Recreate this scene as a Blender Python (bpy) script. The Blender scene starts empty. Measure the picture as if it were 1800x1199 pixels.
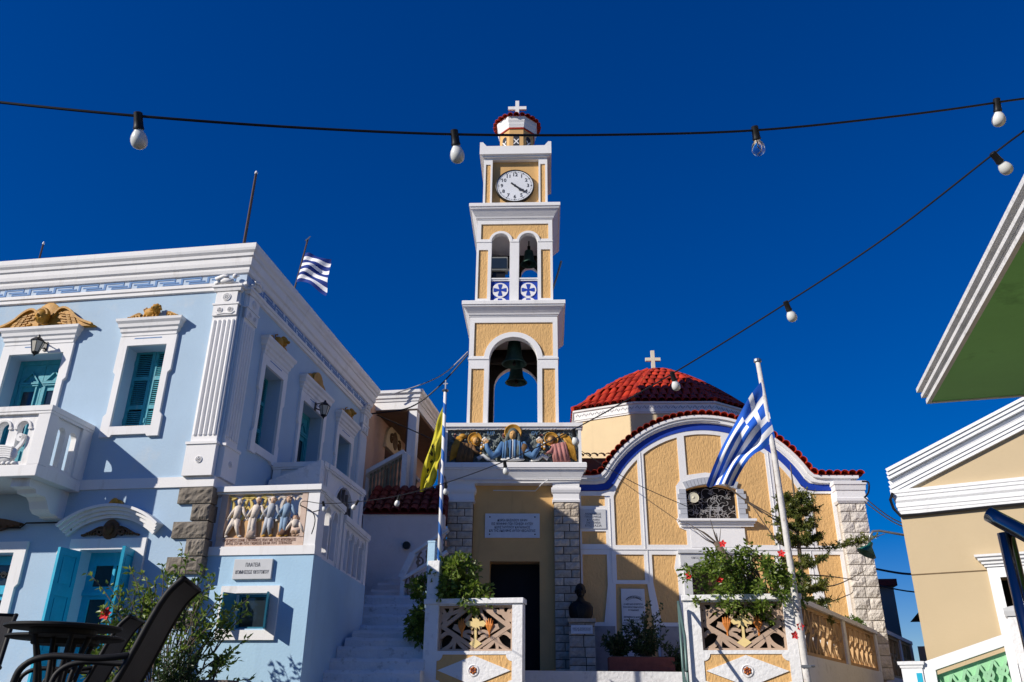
import bpy, bmesh, math, random
from mathutils import Vector, Matrix
from mathutils.geometry import tessellate_polygon
random.seed(7)
PI = math.pi
S = bpy.context.scene
C = S.collection
rad = math.radians

# ------------------------------------------------------------------ camera
cam = bpy.data.objects.new('camera', bpy.data.cameras.new('camera'))
C.objects.link(cam)
cam.data.sensor_width = 36.0
cam.data.lens = 28.8
cam.data.clip_start = 0.05
cam.data.clip_end = 6000.0
EYE = Vector((0.0, 0.0, 0.45))
PITCH, ROLL = rad(24.2), rad(-0.626)
cam.matrix_world = (Matrix.Translation(EYE) @ Matrix.Rotation(PI / 2 + PITCH, 4, 'X')
                    @ Matrix.Rotation(-ROLL, 4, 'Z'))
S.camera = cam

# ------------------------------------------------------------------ sky, sun, exposure
SUN_AZ, SUN_EL = rad(61.0), rad(29.0)      # azimuth: to the left of straight behind the camera
sun_dir = Vector((-math.sin(SUN_AZ) * math.cos(SUN_EL), -math.cos(SUN_AZ) * math.cos(SUN_EL), math.sin(SUN_EL)))
W = bpy.data.worlds.new('World'); S.world = W; W.use_nodes = True
nt = W.node_tree; nt.nodes.clear()
sky = nt.nodes.new('ShaderNodeTexSky'); sky.sky_type = 'NISHITA'; sky.sun_disc = False
sky.sun_elevation = SUN_EL
sky.sun_rotation = math.atan2(sun_dir.x, sun_dir.y)
sky.altitude = 300.0; sky.air_density = 1.0; sky.dust_density = 0.0; sky.ozone_density = 6.0
gm = nt.nodes.new('ShaderNodeGamma'); gm.inputs[1].default_value = 0.8
hs = nt.nodes.new('ShaderNodeHueSaturation'); hs.inputs['Saturation'].default_value = 1.6; hs.inputs['Hue'].default_value = 0.524; hs.inputs['Value'].default_value = 1.1
bg = nt.nodes.new('ShaderNodeBackground'); bg.inputs[1].default_value = 0.10
wo = nt.nodes.new('ShaderNodeOutputWorld')
nt.links.new(sky.outputs[0], gm.inputs[0]); nt.links.new(gm.outputs[0], hs.inputs['Color']); nt.links.new(hs.outputs[0], bg.inputs[0]); nt.links.new(bg.outputs[0], wo.inputs[0])
sl = bpy.data.lights.new('sun', 'SUN'); sl.energy = 5.0; sl.angle = rad(0.5); sl.color = (1.0, 0.93, 0.83)
so = bpy.data.objects.new('sun', sl); C.objects.link(so)
so.rotation_euler = sun_dir.to_track_quat('Z', 'Y').to_euler(); so.location = sun_dir * 60
vs = S.view_settings
vs.view_transform = 'Standard'; vs.look = 'None'; vs.exposure = 0.12; vs.gamma = 1.0; vs.use_curve_mapping = False

# ------------------------------------------------------------------ materials
MATS = {}
def mat(name, col, rough=0.7, var=0.12, vscale=2.0, bump=0.0, bscale=40.0, metal=0.0, dirt=None, dscale=1.2, damt=0.5,
        streak=False, spec=0.3, bdist=0.01, trans=0.0, coat=0.0, coords='Object', bstretch=None):
    if name in MATS: return MATS[name]
    m = bpy.data.materials.new(name); m.use_nodes = True; MATS[name] = m
    n = m.node_tree.nodes; l = m.node_tree.links
    b = n['Principled BSDF']
    b.inputs['Roughness'].default_value = rough; b.inputs['Metallic'].default_value = metal
    b.inputs['Specular IOR Level'].default_value = spec
    if coat: b.inputs['Coat Weight'].default_value = coat
    if trans: b.inputs['Transmission Weight'].default_value = trans
    tc = n.new('ShaderNodeTexCoord')
    nz = n.new('ShaderNodeTexNoise'); nz.inputs['Scale'].default_value = vscale; nz.inputs['Detail'].default_value = 6
    nz.inputs['Roughness'].default_value = 0.6
    l.new(tc.outputs[coords], nz.inputs['Vector'])
    rp = n.new('ShaderNodeValToRGB')
    rp.color_ramp.elements[0].position = 0.3; rp.color_ramp.elements[1].position = 0.72
    c = Vector(col)
    rp.color_ramp.elements[0].color = (*(c * (1 - var)), 1); rp.color_ramp.elements[1].color = (*[min(1, k) for k in (c * (1 + var * 0.6))], 1)
    l.new(nz.outputs['Fac'], rp.inputs['Fac'])
    out = rp.outputs['Color']
    if dirt is not None:
        mp = n.new('ShaderNodeMapping'); l.new(tc.outputs[coords], mp.inputs['Vector'])
        mp.inputs['Scale'].default_value = (dscale * 3, dscale * 3, dscale * 0.5) if streak else (dscale, dscale, dscale)
        d = n.new('ShaderNodeTexNoise'); d.inputs['Scale'].default_value = 1.0; d.inputs['Detail'].default_value = 8; d.inputs['Roughness'].default_value = 0.68
        l.new(mp.outputs[0], d.inputs['Vector'])
        dr = n.new('ShaderNodeValToRGB'); dr.color_ramp.elements[0].position = 0.56; dr.color_ramp.elements[1].position = 0.74
        dr.color_ramp.elements[0].color = (0, 0, 0, 1); dr.color_ramp.elements[1].color = (damt, damt, damt, 1)
        l.new(d.outputs['Fac'], dr.inputs['Fac'])
        mx = n.new('ShaderNodeMix'); mx.data_type = 'RGBA'
        l.new(dr.outputs['Color'], mx.inputs['Factor']); l.new(out, mx.inputs['A']); mx.inputs['B'].default_value = (*dirt, 1)
        out = mx.outputs['Result']
    l.new(out, b.inputs['Base Color'])
    if bump:
        bn = n.new('ShaderNodeTexNoise'); bn.inputs['Scale'].default_value = bscale; bn.inputs['Detail'].default_value = 4
        if bstretch:
            mp2 = n.new('ShaderNodeMapping'); mp2.inputs['Scale'].default_value = bstretch
            l.new(tc.outputs[coords], mp2.inputs['Vector']); l.new(mp2.outputs[0], bn.inputs['Vector'])
        else: l.new(tc.outputs[coords], bn.inputs['Vector'])
        bm_ = n.new('ShaderNodeBump'); bm_.inputs['Strength'].default_value = bump; bm_.inputs['Distance'].default_value = bdist
        l.new(bn.outputs['Fac'], bm_.inputs['Height']); l.new(bm_.outputs[0], b.inputs['Normal'])
    return m

def randomize(m, amt=0.25):
    """per-object brightness variation for pieces that share a material"""
    n = m.node_tree.nodes; l = m.node_tree.links; b = n['Principled BSDF']
    src = b.inputs['Base Color'].links[0].from_socket
    oi = n.new('ShaderNodeObjectInfo'); mr = n.new('ShaderNodeMapRange')
    mr.inputs['To Min'].default_value = 1 - amt; mr.inputs['To Max'].default_value = 1 + amt
    h = n.new('ShaderNodeHueSaturation'); l.new(oi.outputs['Random'], mr.inputs['Value']); l.new(mr.outputs[0], h.inputs['Value'])
    l.new(src, h.inputs['Color']); l.new(h.outputs[0], b.inputs['Base Color'])
    return m

WHITE = mat('white_paint', (0.80, 0.79, 0.78), 0.75, 0.05, 1.5, 0.25, 60, dirt=(0.50, 0.46, 0.41), dscale=1.6, damt=0.55, streak=True)
TOWERW = mat('tower_white_paint', (0.80, 0.79, 0.78), 0.7, 0.04, 1.2, 0.2, 45, dirt=(0.5, 0.47, 0.44), dscale=1.8, damt=0.3, streak=True)
LIME = mat('limewash', (0.78, 0.78, 0.78), 0.85, 0.07, 1.3, 0.6, 18, dirt=(0.30, 0.28, 0.26), dscale=5.0, damt=0.55, bdist=0.02)
BLUEW = mat('pale_blue_plaster', (0.40, 0.535, 0.665), 0.8, 0.07, 1.0, 0.3, 30, dirt=(0.60, 0.60, 0.58), dscale=1.1, damt=0.5)
SKYW = mat('sky_blue_plaster', (0.39, 0.58, 0.735), 0.8, 0.06, 1.2, 0.3, 30, dirt=(0.28, 0.42, 0.56), dscale=1.4, damt=0.35, streak=True)
LEDGEB = mat('meander_blue', (0.13, 0.26, 0.50), 0.7, 0.15, 6)
TEAL = mat('teal_wood_paint', (0.035, 0.30, 0.37), 0.55, 0.18, 9, 0.3, 30, dirt=(0.30, 0.42, 0.45), dscale=5, damt=0.45, streak=True)
TURQ = mat('turquoise_wood_paint', (0.012, 0.38, 0.56), 0.5, 0.1, 6, 0.2, 30, dirt=(0.15, 0.45, 0.6), dscale=5, damt=0.3, streak=True)
GLASS = mat('window_glass', (0.02, 0.03, 0.04), 0.06, 0.1, 3, spec=0.6)
CURTAIN = mat('lace_curtain', (0.55, 0.55, 0.56), 0.9, 0.2, 30)
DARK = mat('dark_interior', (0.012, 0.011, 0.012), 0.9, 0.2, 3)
GOLD = mat('ochre_ornament_paint', (0.50, 0.25, 0.03), 0.55, 0.3, 8, 0.5, 50, dirt=(0.16, 0.055, 0.012), dscale=9, damt=0.6)
BROWN = mat('brown_ornament_paint', (0.13, 0.06, 0.025), 0.6, 0.3, 8, 0.5, 50)
QUOIN = randomize(mat('grey_quoin_stone', (0.19, 0.165, 0.135), 0.85, 0.2, 6, 1.0, 13, bdist=0.03), 0.1)
YEL = mat('church_ochre_stucco', (0.70, 0.43, 0.175), 0.85, 0.09, 2.2, 0.55, 15, bdist=0.035, bstretch=(2.0, 2.0, 1.0))
YELS = mat('church_smooth_ochre', (0.64, 0.39, 0.155), 0.8, 0.1, 1.5, 0.3, 30, dirt=(0.30, 0.2, 0.09), dscale=1.5, damt=0.4, streak=True)
CREAM = mat('cream_plaster', (0.74, 0.58, 0.35), 0.8, 0.07, 1.1, 0.2, 40, dirt=(0.45, 0.34, 0.22), dscale=1.3, damt=0.3, streak=True)
STONE = randomize(mat('rough_limestone', (0.55, 0.47, 0.37), 0.9, 0.25, 9, 0.9, 22, dirt=(0.20, 0.15, 0.11), dscale=6, damt=0.55, bdist=0.03), 0.22)
STONEW = randomize(mat('pale_limestone', (0.66, 0.61, 0.54), 0.9, 0.16, 9, 0.9, 22, dirt=(0.30, 0.25, 0.20), dscale=6, damt=0.4, bdist=0.03), 0.12)
MORTAR = mat('dark_mortar', (0.10, 0.075, 0.055), 0.95, 0.2, 8, 0.4, 50)
MORTARL = mat('pale_mortar', (0.45, 0.40, 0.34), 0.95, 0.2, 8, 0.4, 50)
TILE = randomize(mat('red_glazed_tile', (0.43, 0.034, 0.010), 0.55, 0.35, 5, 0.4, 30, dirt=(0.50, 0.16, 0.035), dscale=2.6, damt=0.85), 0.3)
ROYAL = mat('royal_blue_paint', (0.012, 0.05, 0.36), 0.6, 0.1, 4)
MARBLE = mat('grey_marble', (0.56, 0.57, 0.58), 0.45, 0.10, 3, dirt=(0.36, 0.38, 0.40), dscale=4, damt=0.5)
MARBLEW = mat('white_marble', (0.68, 0.69, 0.70), 0.4, 0.08, 3, dirt=(0.45, 0.47, 0.5), dscale=4, damt=0.5)
INK = mat('engraved_ink', (0.03, 0.035, 0.05), 0.8, 0.2, 8)
INKG = mat('worn_engraving', (0.13, 0.13, 0.14), 0.8, 0.2, 8)
BRONZE = mat('verdigris_bronze', (0.035, 0.085, 0.07), 0.5, 0.4, 6, 0.3, 30, metal=0.5)
BUST = mat('dark_bronze', (0.018, 0.015, 0.013), 0.45, 0.2, 6, 0.2, 40, metal=0.4)
BLACK = mat('black_plastic', (0.012, 0.012, 0.013), 0.4, 0.2, 6)
CABLE = mat('black_cable', (0.010, 0.010, 0.012), 0.45, 0.2, 6)
WCABLE = mat('white_cable', (0.7, 0.7, 0.7), 0.6, 0.1, 6)
GREYM = mat('grey_metal', (0.30, 0.31, 0.32), 0.4, 0.15, 6, metal=0.8)
STEEL = mat('polished_steel', (0.24, 0.24, 0.25), 0.14, 0.05, 6, metal=1.0, spec=0.5)
GREENM = mat('green_painted_rail', (0.10, 0.17, 0.16), 0.4, 0.2, 6, metal=0.2)
TAN = mat('tan_pierced_panel', (0.47, 0.34, 0.25), 0.8, 0.10, 4, 0.3, 40, dirt=(0.30, 0.2, 0.14), dscale=3, damt=0.4)
TANO = mat('ochre_pierced_panel', (0.50, 0.32, 0.16), 0.8, 0.12, 4, 0.3, 40)
CRGOLD = mat('pale_gold_paint', (0.78, 0.60, 0.27), 0.7, 0.08, 4)
ORANGE = mat('orange_paint', (0.62, 0.21, 0.04), 0.6, 0.25, 8)
RUST = mat('dark_red_paint', (0.25, 0.05, 0.02), 0.6, 0.25, 8)
PINKW = mat('pale_pink_plaster', (0.82, 0.69, 0.63), 0.85, 0.09, 1.3, 0.4, 25, dirt=(0.50, 0.32, 0.24), dscale=1.6, damt=0.6)
SALMON = mat('salmon_plaster', (0.62, 0.40, 0.28), 0.85, 0.1, 1.2, 0.3, 30, dirt=(0.4, 0.22, 0.14), dscale=2, damt=0.5)
SOFFIT = mat('brown_soffit', (0.22, 0.13, 0.07), 0.8, 0.15, 3)
GREENS = mat('green_soffit_paint', (0.24, 0.62, 0.19), 0.7, 0.10, 0.9, 0.2, 20, dirt=(0.07, 0.22, 0.05), dscale=3, damt=0.5)
GREENP = mat('mint_green_panel', (0.30, 0.58, 0.34), 0.8, 0.12, 4, 0.4, 40)
BARK = mat('bark', (0.13, 0.10, 0.075), 0.9, 0.3, 12, 0.8, 40)
BULB = mat('frosted_bulb', (0.72, 0.73, 0.70), 0.25, 0.05, 20, spec=0.5, coat=0.4, dirt=(0.45, 0.44, 0.38), dscale=40, damt=0.3)
CLEARB = mat('clear_bulb_glass', (0.95, 0.95, 0.96), 0.02, 0.01, 3, trans=1.0)
GROUND = mat('paving', (0.065, 0.063, 0.06), 0.9, 0.2, 1.5, 0.4, 20, dirt=(0.04, 0.04, 0.038), dscale=0.8, damt=0.5)

# ------------------------------------------------------------------ mesh helpers
class G:
    def __init__(s): s.v = []; s.f = []; s.mi = []
    def add(s, vs, fs, mi=0):
        o = len(s.v); s.v += [tuple(p) for p in vs]; s.f += [[o + i for i in f] for f in fs]; s.mi += [mi] * len(fs); return s
    def box(s, x0, x1, y0, y1, z0, z1, mi=0):
        return s.add([(x, y, z) for z in (z0, z1) for y in (y0, y1) for x in (x0, x1)],
                     [(0, 2, 3, 1), (4, 5, 7, 6), (0, 1, 5, 4), (2, 6, 7, 3), (0, 4, 6, 2), (1, 3, 7, 5)], mi)
    def hexa(s, p, mi=0):          # 8 points, same order as box
        return s.add(p, [(0, 2, 3, 1), (4, 5, 7, 6), (0, 1, 5, 4), (2, 6, 7, 3), (0, 4, 6, 2), (1, 3, 7, 5)], mi)
    def plate(s, outer, a, b, holes=(), ax='y', mi=0):
        """polygon (with holes) extruded from a to b; ax is the extrusion axis"""
        loops = [outer, *holes]; n = sum(len(q) for q in loops)
        def P(p, d):
            return (p[0], d, p[1]) if ax == 'y' else ((d, p[0], p[1]) if ax == 'x' else (p[0], p[1], d))
        flat = [p for q in loops for p in q]
        tris = tessellate_polygon([[Vector((p[0], p[1], 0)) for p in q] for q in loops])
        vs = [P(p, a) for p in flat] + [P(p, b) for p in flat]
        fs = [tuple(t) for t in tris] + [tuple(n + i for i in reversed(t)) for t in tris]
        o = 0
        for q in loops:
            k = len(q)
            for i in range(k):
                j = (i + 1) % k; fs.append((o + i, o + j, n + o + j, n + o + i))
            o += k
        return s.add(vs, fs, mi)
    def ribbon(s, pts, w, a, b, ax='y', mi=0, w2=None):
        """polyline of given width extruded from a to b"""
        pts = [Vector(p) for p in pts]; n = len(pts); L = []; Rr = []
        for i in range(n):
            t = (pts[min(i + 1, n - 1)] - pts[max(i - 1, 0)]); t.normalize() if t.length else None
            nn = Vector((-t[1], t[0]))
            ww = w if w2 is None else w + (w2 - w) * i / (n - 1)
            L.append(pts[i] + nn * ww / 2); Rr.append(pts[i] - nn * ww / 2)
        def P(p, d):
            return (p[0], d, p[1]) if ax == 'y' else ((d, p[0], p[1]) if ax == 'x' else (p[0], p[1], d))
        vs = []
        for i in range(n): vs += [P(L[i], a), P(Rr[i], a), P(L[i], b), P(Rr[i], b)]
        fs = [(0, 1, 3, 2), (4 * n - 4, 4 * n - 2, 4 * n - 1, 4 * n - 3)]
        for i in range(n - 1):
            k = 4 * i
            fs += [(k, k + 4, k + 5, k + 1), (k + 2, k + 3, k + 7, k + 6), (k, k + 2, k + 6, k + 4), (k + 1, k + 5, k + 7, k + 3)]
        return s.add(vs, fs, mi)
    def tube(s, pts, r, n=6, r2=None, mi=0, cap=True):
        pts = [Vector(p) for p in pts]; k = len(pts); vs = []; up = Vector((0.13, 0.21, 0.97)); 
        for i, p in enumerate(pts):
            t = (pts[min(i + 1, k - 1)] - pts[max(i - 1, 0)]).normalized()
            a = t.cross(up)
            if a.length < 0.05: a = t.cross(Vector((1, 0, 0)))
            a.normalize(); b = t.cross(a)
            if isinstance(r, (list, tuple)): rr = r[i]
            else: rr = r if r2 is None else r + (r2 - r) * i / (k - 1)
            for j in range(n):
                q = 2 * PI * j / n; vs.append(p + (a * math.cos(q) + b * math.sin(q)) * rr)
        fs = [(i * n + j, i * n + (j + 1) % n, (i + 1) * n + (j + 1) % n, (i + 1) * n + j) for i in range(k - 1) for j in range(n)]
        if cap: fs += [tuple(range(n))[::-1], tuple((k - 1) * n + j for j in range(n))]
        return s.add(vs, fs, mi)
    def lathe(s, prof, c=(0, 0, 0), n=16, axis='z', mi=0, ph=0.0, sy=1.0):
        vs = []
        for r, h in prof:
            for j in range(n):
                q = 2 * PI * j / n + ph; x, y = r * math.cos(q), r * math.sin(q) * sy
                vs.append((c[0] + x, c[1] + y, c[2] + h) if axis == 'z' else ((c[0] + x, c[1] + h, c[2] + y) if axis == 'y' else (c[0] + h, c[1] + x, c[2] + y)))
        k = len(prof)
        fs = [(i * n + j, i * n + (j + 1) % n, (i + 1) * n + (j + 1) % n, (i + 1) * n + j) for i in range(k - 1) for j in range(n)]
        fs += [tuple(range(n))[::-1], tuple((k - 1) * n + j for j in range(n))]
        return s.add(vs, fs, mi)
    def ball(s, c, rx, ry, rz, n=10, m=7, mi=0, noise=0.0, rnd=None):
        vs = []; 
        for i in range(1, m):
            t = PI * i / m
            for j in range(n):
                q = 2 * PI * j / n; k = 1 + (rnd.uniform(-noise, noise) if rnd else 0)
                vs.append((c[0] + rx * k * math.sin(t) * math.cos(q), c[1] + ry * k * math.sin(t) * math.sin(q), c[2] + rz * k * math.cos(t)))
        vs += [(c[0], c[1], c[2] + rz), (c[0], c[1], c[2] - rz)]; T = len(vs) - 2
        fs = [(i * n + j, (i + 1) * n + j, (i + 1) * n + (j + 1) % n, i * n + (j + 1) % n) for i in range(m - 2) for j in range(n)]
        for j in range(n): fs += [(T, j, (j + 1) % n), (T + 1, (m - 2) * n + (j + 1) % n, (m - 2) * n + j)]
        return s.add(vs, fs, mi)
    def sweep(s, path, prof, closed=False, mi=0):
        """profile [(out, z)] carried along a plan polyline; 'out' is to the right of travel"""
        P = [Vector(p) for p in path]; n = len(P); rings = []
        for i in range(n):
            def nrm(a, b):
                t = (b - a).normalized(); return Vector((t[1], -t[0]))
            if closed: n1, n2 = nrm(P[i - 1], P[i]), nrm(P[i], P[(i + 1) % n])
            elif i == 0: n1 = n2 = nrm(P[0], P[1])
            elif i == n - 1: n1 = n2 = nrm(P[-2], P[-1])
            else: n1, n2 = nrm(P[i - 1], P[i]), nrm(P[i], P[i + 1])
            mm = (n1 + n2).normalized(); mm /= max(0.25, mm.dot(n1))
            rings.append([(P[i][0] + mm[0] * o, P[i][1] + mm[1] * o, z) for o, z in prof])
        k = len(prof); vs = [p for r_ in rings for p in r_]; fs = []
        for i in range(n if closed else n - 1):
            j = (i + 1) % n
            fs += [(i * k + q, j * k + q, j * k + (q + 1) % k, i * k + (q + 1) % k) for q in range(k)]
        if not closed: fs += [tuple(range(k)), tuple((n - 1) * k + q for q in range(k))[::-1]]
        return s.add(vs, fs, mi)
    def xf(s, M):
        s.v = [tuple(M @ Vector(p)) for p in s.v]; return s
    def mesh(s, name, mats, smooth=False):
        me = bpy.data.meshes.new(name); me.from_pydata(s.v, [], s.f)
        for m_ in (mats if isinstance(mats, (list, tuple)) else [mats]): me.materials.append(m_)
        if any(s.mi): me.polygons.foreach_set('material_index', s.mi)
        bm = bmesh.new(); bm.from_mesh(me); bmesh.ops.recalc_face_normals(bm, faces=bm.faces); bm.to_mesh(me); bm.free()
        if smooth:
            me.polygons.foreach_set('use_smooth', [True] * len(me.polygons))
            if smooth is not True:
                me.set_sharp_from_angle(angle=rad(smooth))
        me.update(); return me
    def build(s, name, mats, parent=None, smooth=False, bevel=0.0):
        return put(name, s.mesh(name, mats, smooth), parent, bevel=bevel)

def put(name, me, parent=None, loc=(0, 0, 0), rot=(0, 0, 0), scale=(1, 1, 1), bevel=0.0):
    o = bpy.data.objects.new(name, me); C.objects.link(o); o.parent = parent
    o.location = loc; o.rotation_euler = rot; o.scale = scale
    if bevel:
        b = o.modifiers.new('bevel', 'BEVEL'); b.width = bevel; b.segments = 2; b.limit_method = 'ANGLE'; b.angle_limit = rad(40)
    return o
def tag(o, label, cat, group=None):
    o['label'] = label; o['category'] = cat
    if group: o['group'] = group
    return o
def struct(o): o['kind'] = 'structure'; return o
def stuff(o): o['kind'] = 'stuff'; return o
def thing(name, label, cat, loc=(0, 0, 0), yaw=0.0, group=None):
    o = bpy.data.objects.new(name, None); C.objects.link(o); o.empty_display_size = 0.2
    o.location = loc; o.rotation_euler = (0, 0, rad(-yaw)); return tag(o, label, cat, group)
def part(parent, name, m, *boxes, bevel=0.0):
    g = G()
    for b in boxes: g.box(*b)
    return g.build(name, m, parent, bevel=bevel)
def arc(cx, cz, r, a0, a1, n=16, rz=None):
    rz = r if rz is None else rz
    return [(cx + r * math.cos(rad(a0 + (a1 - a0) * i / n)), cz + rz * math.sin(rad(a0 + (a1 - a0) * i / n))) for i in range(n + 1)]
def rect(x0, x1, z0, z1): return [(x0, z0), (x1, z0), (x1, z1), (x0, z1)]
def arched(x0, x1, z0, zs, n=14, rz=None):
    r = (x1 - x0) / 2
    return [(x0, z0), (x1, z0)] + arc((x0 + x1) / 2, zs, r, 0, 180, n, rz)
def spiral(cx, cz, r0, r1, a0, a1, n=18):
    return [(cx + (r0 + (r1 - r0) * i / n) * math.cos(rad(a0 + (a1 - a0) * i / n)), cz + (r0 + (r1 - r0) * i / n) * math.sin(rad(a0 + (a1 - a0) * i / n))) for i in range(n + 1)]
def bez(p0, p1, p2, p3, n=12):
    P = [Vector(p) for p in (p0, p1, p2, p3)]; out = []
    for i in range(n + 1):
        t = i / n; out.append(tuple(P[0] * (1 - t) ** 3 + P[1] * 3 * t * (1 - t) ** 2 + P[2] * 3 * t * t * (1 - t) + P[3] * t ** 3))
    return out
def text(name, body, m, parent, loc, size, width=None, align='CENTER', depth=0.002, rot=(PI / 2, 0, 0), space=1.0, bold=0.0):
    """raised or inked lettering as a mesh, reading from -y"""
    cu = bpy.data.curves.new(name, 'FONT'); cu.body = body; cu.size = size; cu.align_x = align; cu.align_y = 'CENTER'
    cu.extrude = depth; cu.space_line = space; cu.resolution_u = 2; cu.offset = bold * 0.3
    o = bpy.data.objects.new('tmp_text', cu); C.objects.link(o)
    dg = bpy.context.evaluated_depsgraph_get(); dg.update()
    me = bpy.data.meshes.new_from_object(o.evaluated_get(dg)); me.name = name
    bpy.data.objects.remove(o); me.materials.clear(); me.materials.append(m)
    ob = put(name, me, parent, loc, rot)
    if width:
        xs = [v.co.x for v in me.vertices]; w = max(xs) - min(xs) if xs else 1
        f_ = width / w; ob.scale = (f_, min(1.0, f_ * 1.6), 1)
    return ob
# ------------------------------------------------------------------ ground
g = G(); g.add([(-400, -300, 0), (400, -300, 0), (400, 900, 0), (-400, 900, 0)], [(0, 1, 2, 3)])
struct(g.build('ground', GROUND))
struct(part(None, 'cafe_terrace', GROUND, (-9.0, -0.9, 1.0, 8.6, 0.004, 0.16)))

# ------------------------------------------------------------------ blue house
HX, HY, HYAW = -4.4273, 12.0, 9.0
house = thing('blue_house', 'two-storey pale blue house with white cornice, balcony and golden ornaments', 'house', (HX, HY, 0), HYAW)
HR = Matrix.Translation((HX, HY, 0)) @ Matrix.Rotation(rad(-HYAW), 4, 'Z')

g = G()
g.plate(rect(-8, 0, 0, 6.75), 0.0, 0.35, [rect(-3.98, -2.99, 3.56, 5.745), rect(-1.86, -1.165, 4.41, 5.79), rect(-1.89, -1.06, 0.12, 2.52), rect(-3.95, -2.965, 0.12, 2.50)])
g.plate(rect(0.351, 6.6, 0, 6.75), 0.0, -0.35, [rect(1.035, 1.785, 4.41, 5.81), rect(2.75, 3.80, 3.55, 5.78), rect(4.74, 5.51, 4.41, 5.75)], ax='x')
g.box(-8, -0.351, 6.25, 6.6, 0, 6.75); g.box(-8, -7.65, 0.351, 6.249, 0, 6.75)
g.build('wall', BLUEW, house)
part(house, 'roof', WHITE, (-7.99, -0.01, 0.01, 6.59, 6.76, 7.40))
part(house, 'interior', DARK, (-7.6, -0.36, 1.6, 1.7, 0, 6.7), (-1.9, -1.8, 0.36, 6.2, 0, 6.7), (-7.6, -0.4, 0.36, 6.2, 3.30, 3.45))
g = G()
g.sweep([(-8.2, 0), (0, 0), (0, 6.6), (-8.0, 6.6)], [(-0.02, 6.70), (0.035, 6.72), (0.035, 6.78), (0.055, 6.79), (0.055, 6.84), (0.03, 6.86), (0.03, 6.995),
        (0.06, 7.01), (0.075, 7.06), (0.075, 7.10), (0.105, 7.13), (0.115, 7.19), (0.115, 7.27), (0.14, 7.29), (0.145, 7.34), (0.175, 7.38), (0.185, 7.42), (0.185, 7.50), (0.15, 7.515), (-0.02, 7.52)])
g.build('cornice', WHITE, house)
# greek key on the frieze
def meander(L, z0, h, p, t=0.021):
    out = []; n = int(L / p)
    for i in range(n):
        x = i * p; z1 = z0 + h
        for (a, b, c, d) in ((0, .72, 1, 1), (.72, .72, .52, 1), (.16, .72, .52, .52), (.30, 1.0, 0, 0), (.30, .30, 0, .34), (.30, .86, .34, .34), (.98, 1.02, 0, 1)):
            out.append((x + a * p - t / 2, x + b * p + t / 2, z0 + c * h - t / 2, z0 + d * h + t / 2))
    return out
g = G(); g.box(-8.0, .032, -.0325, -.029, 6.863, 6.992); g.build('frieze_ground', mat('frieze_pale_blue', (.50, .60, .72), .8, .1, 3), house); g = G(); g.box(.029, .0325, .0, 6.6, 6.863, 6.992); g.build('frieze_ground', MATS['frieze_pale_blue'], house)
g = G()
for i, (a, b, c, d) in enumerate(meander(7.6, 6.878, 0.10, 0.47)): g.box(-7.7 + a, -7.7 + b, -0.039 - 0.0004 * (i % 4), -0.025, c, d)
g.build('meander_frieze', LEDGEB, house); g = G()
for i, (a, b, c, d) in enumerate(meander(6.3, 6.878, 0.10, 0.47)): g.box(0.025, 0.039 + 0.0004 * (i % 4), 0.15 + a, 0.15 + b, c, d)
g.build('meander_frieze', LEDGEB, house)
part(house, 'string_course', WHITE, (-8, 0.03, -0.03, 0.001, 3.42, 3.575), (-0.001, 0.03, 0.0, 6.6, 3.42, 3.575))

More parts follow.
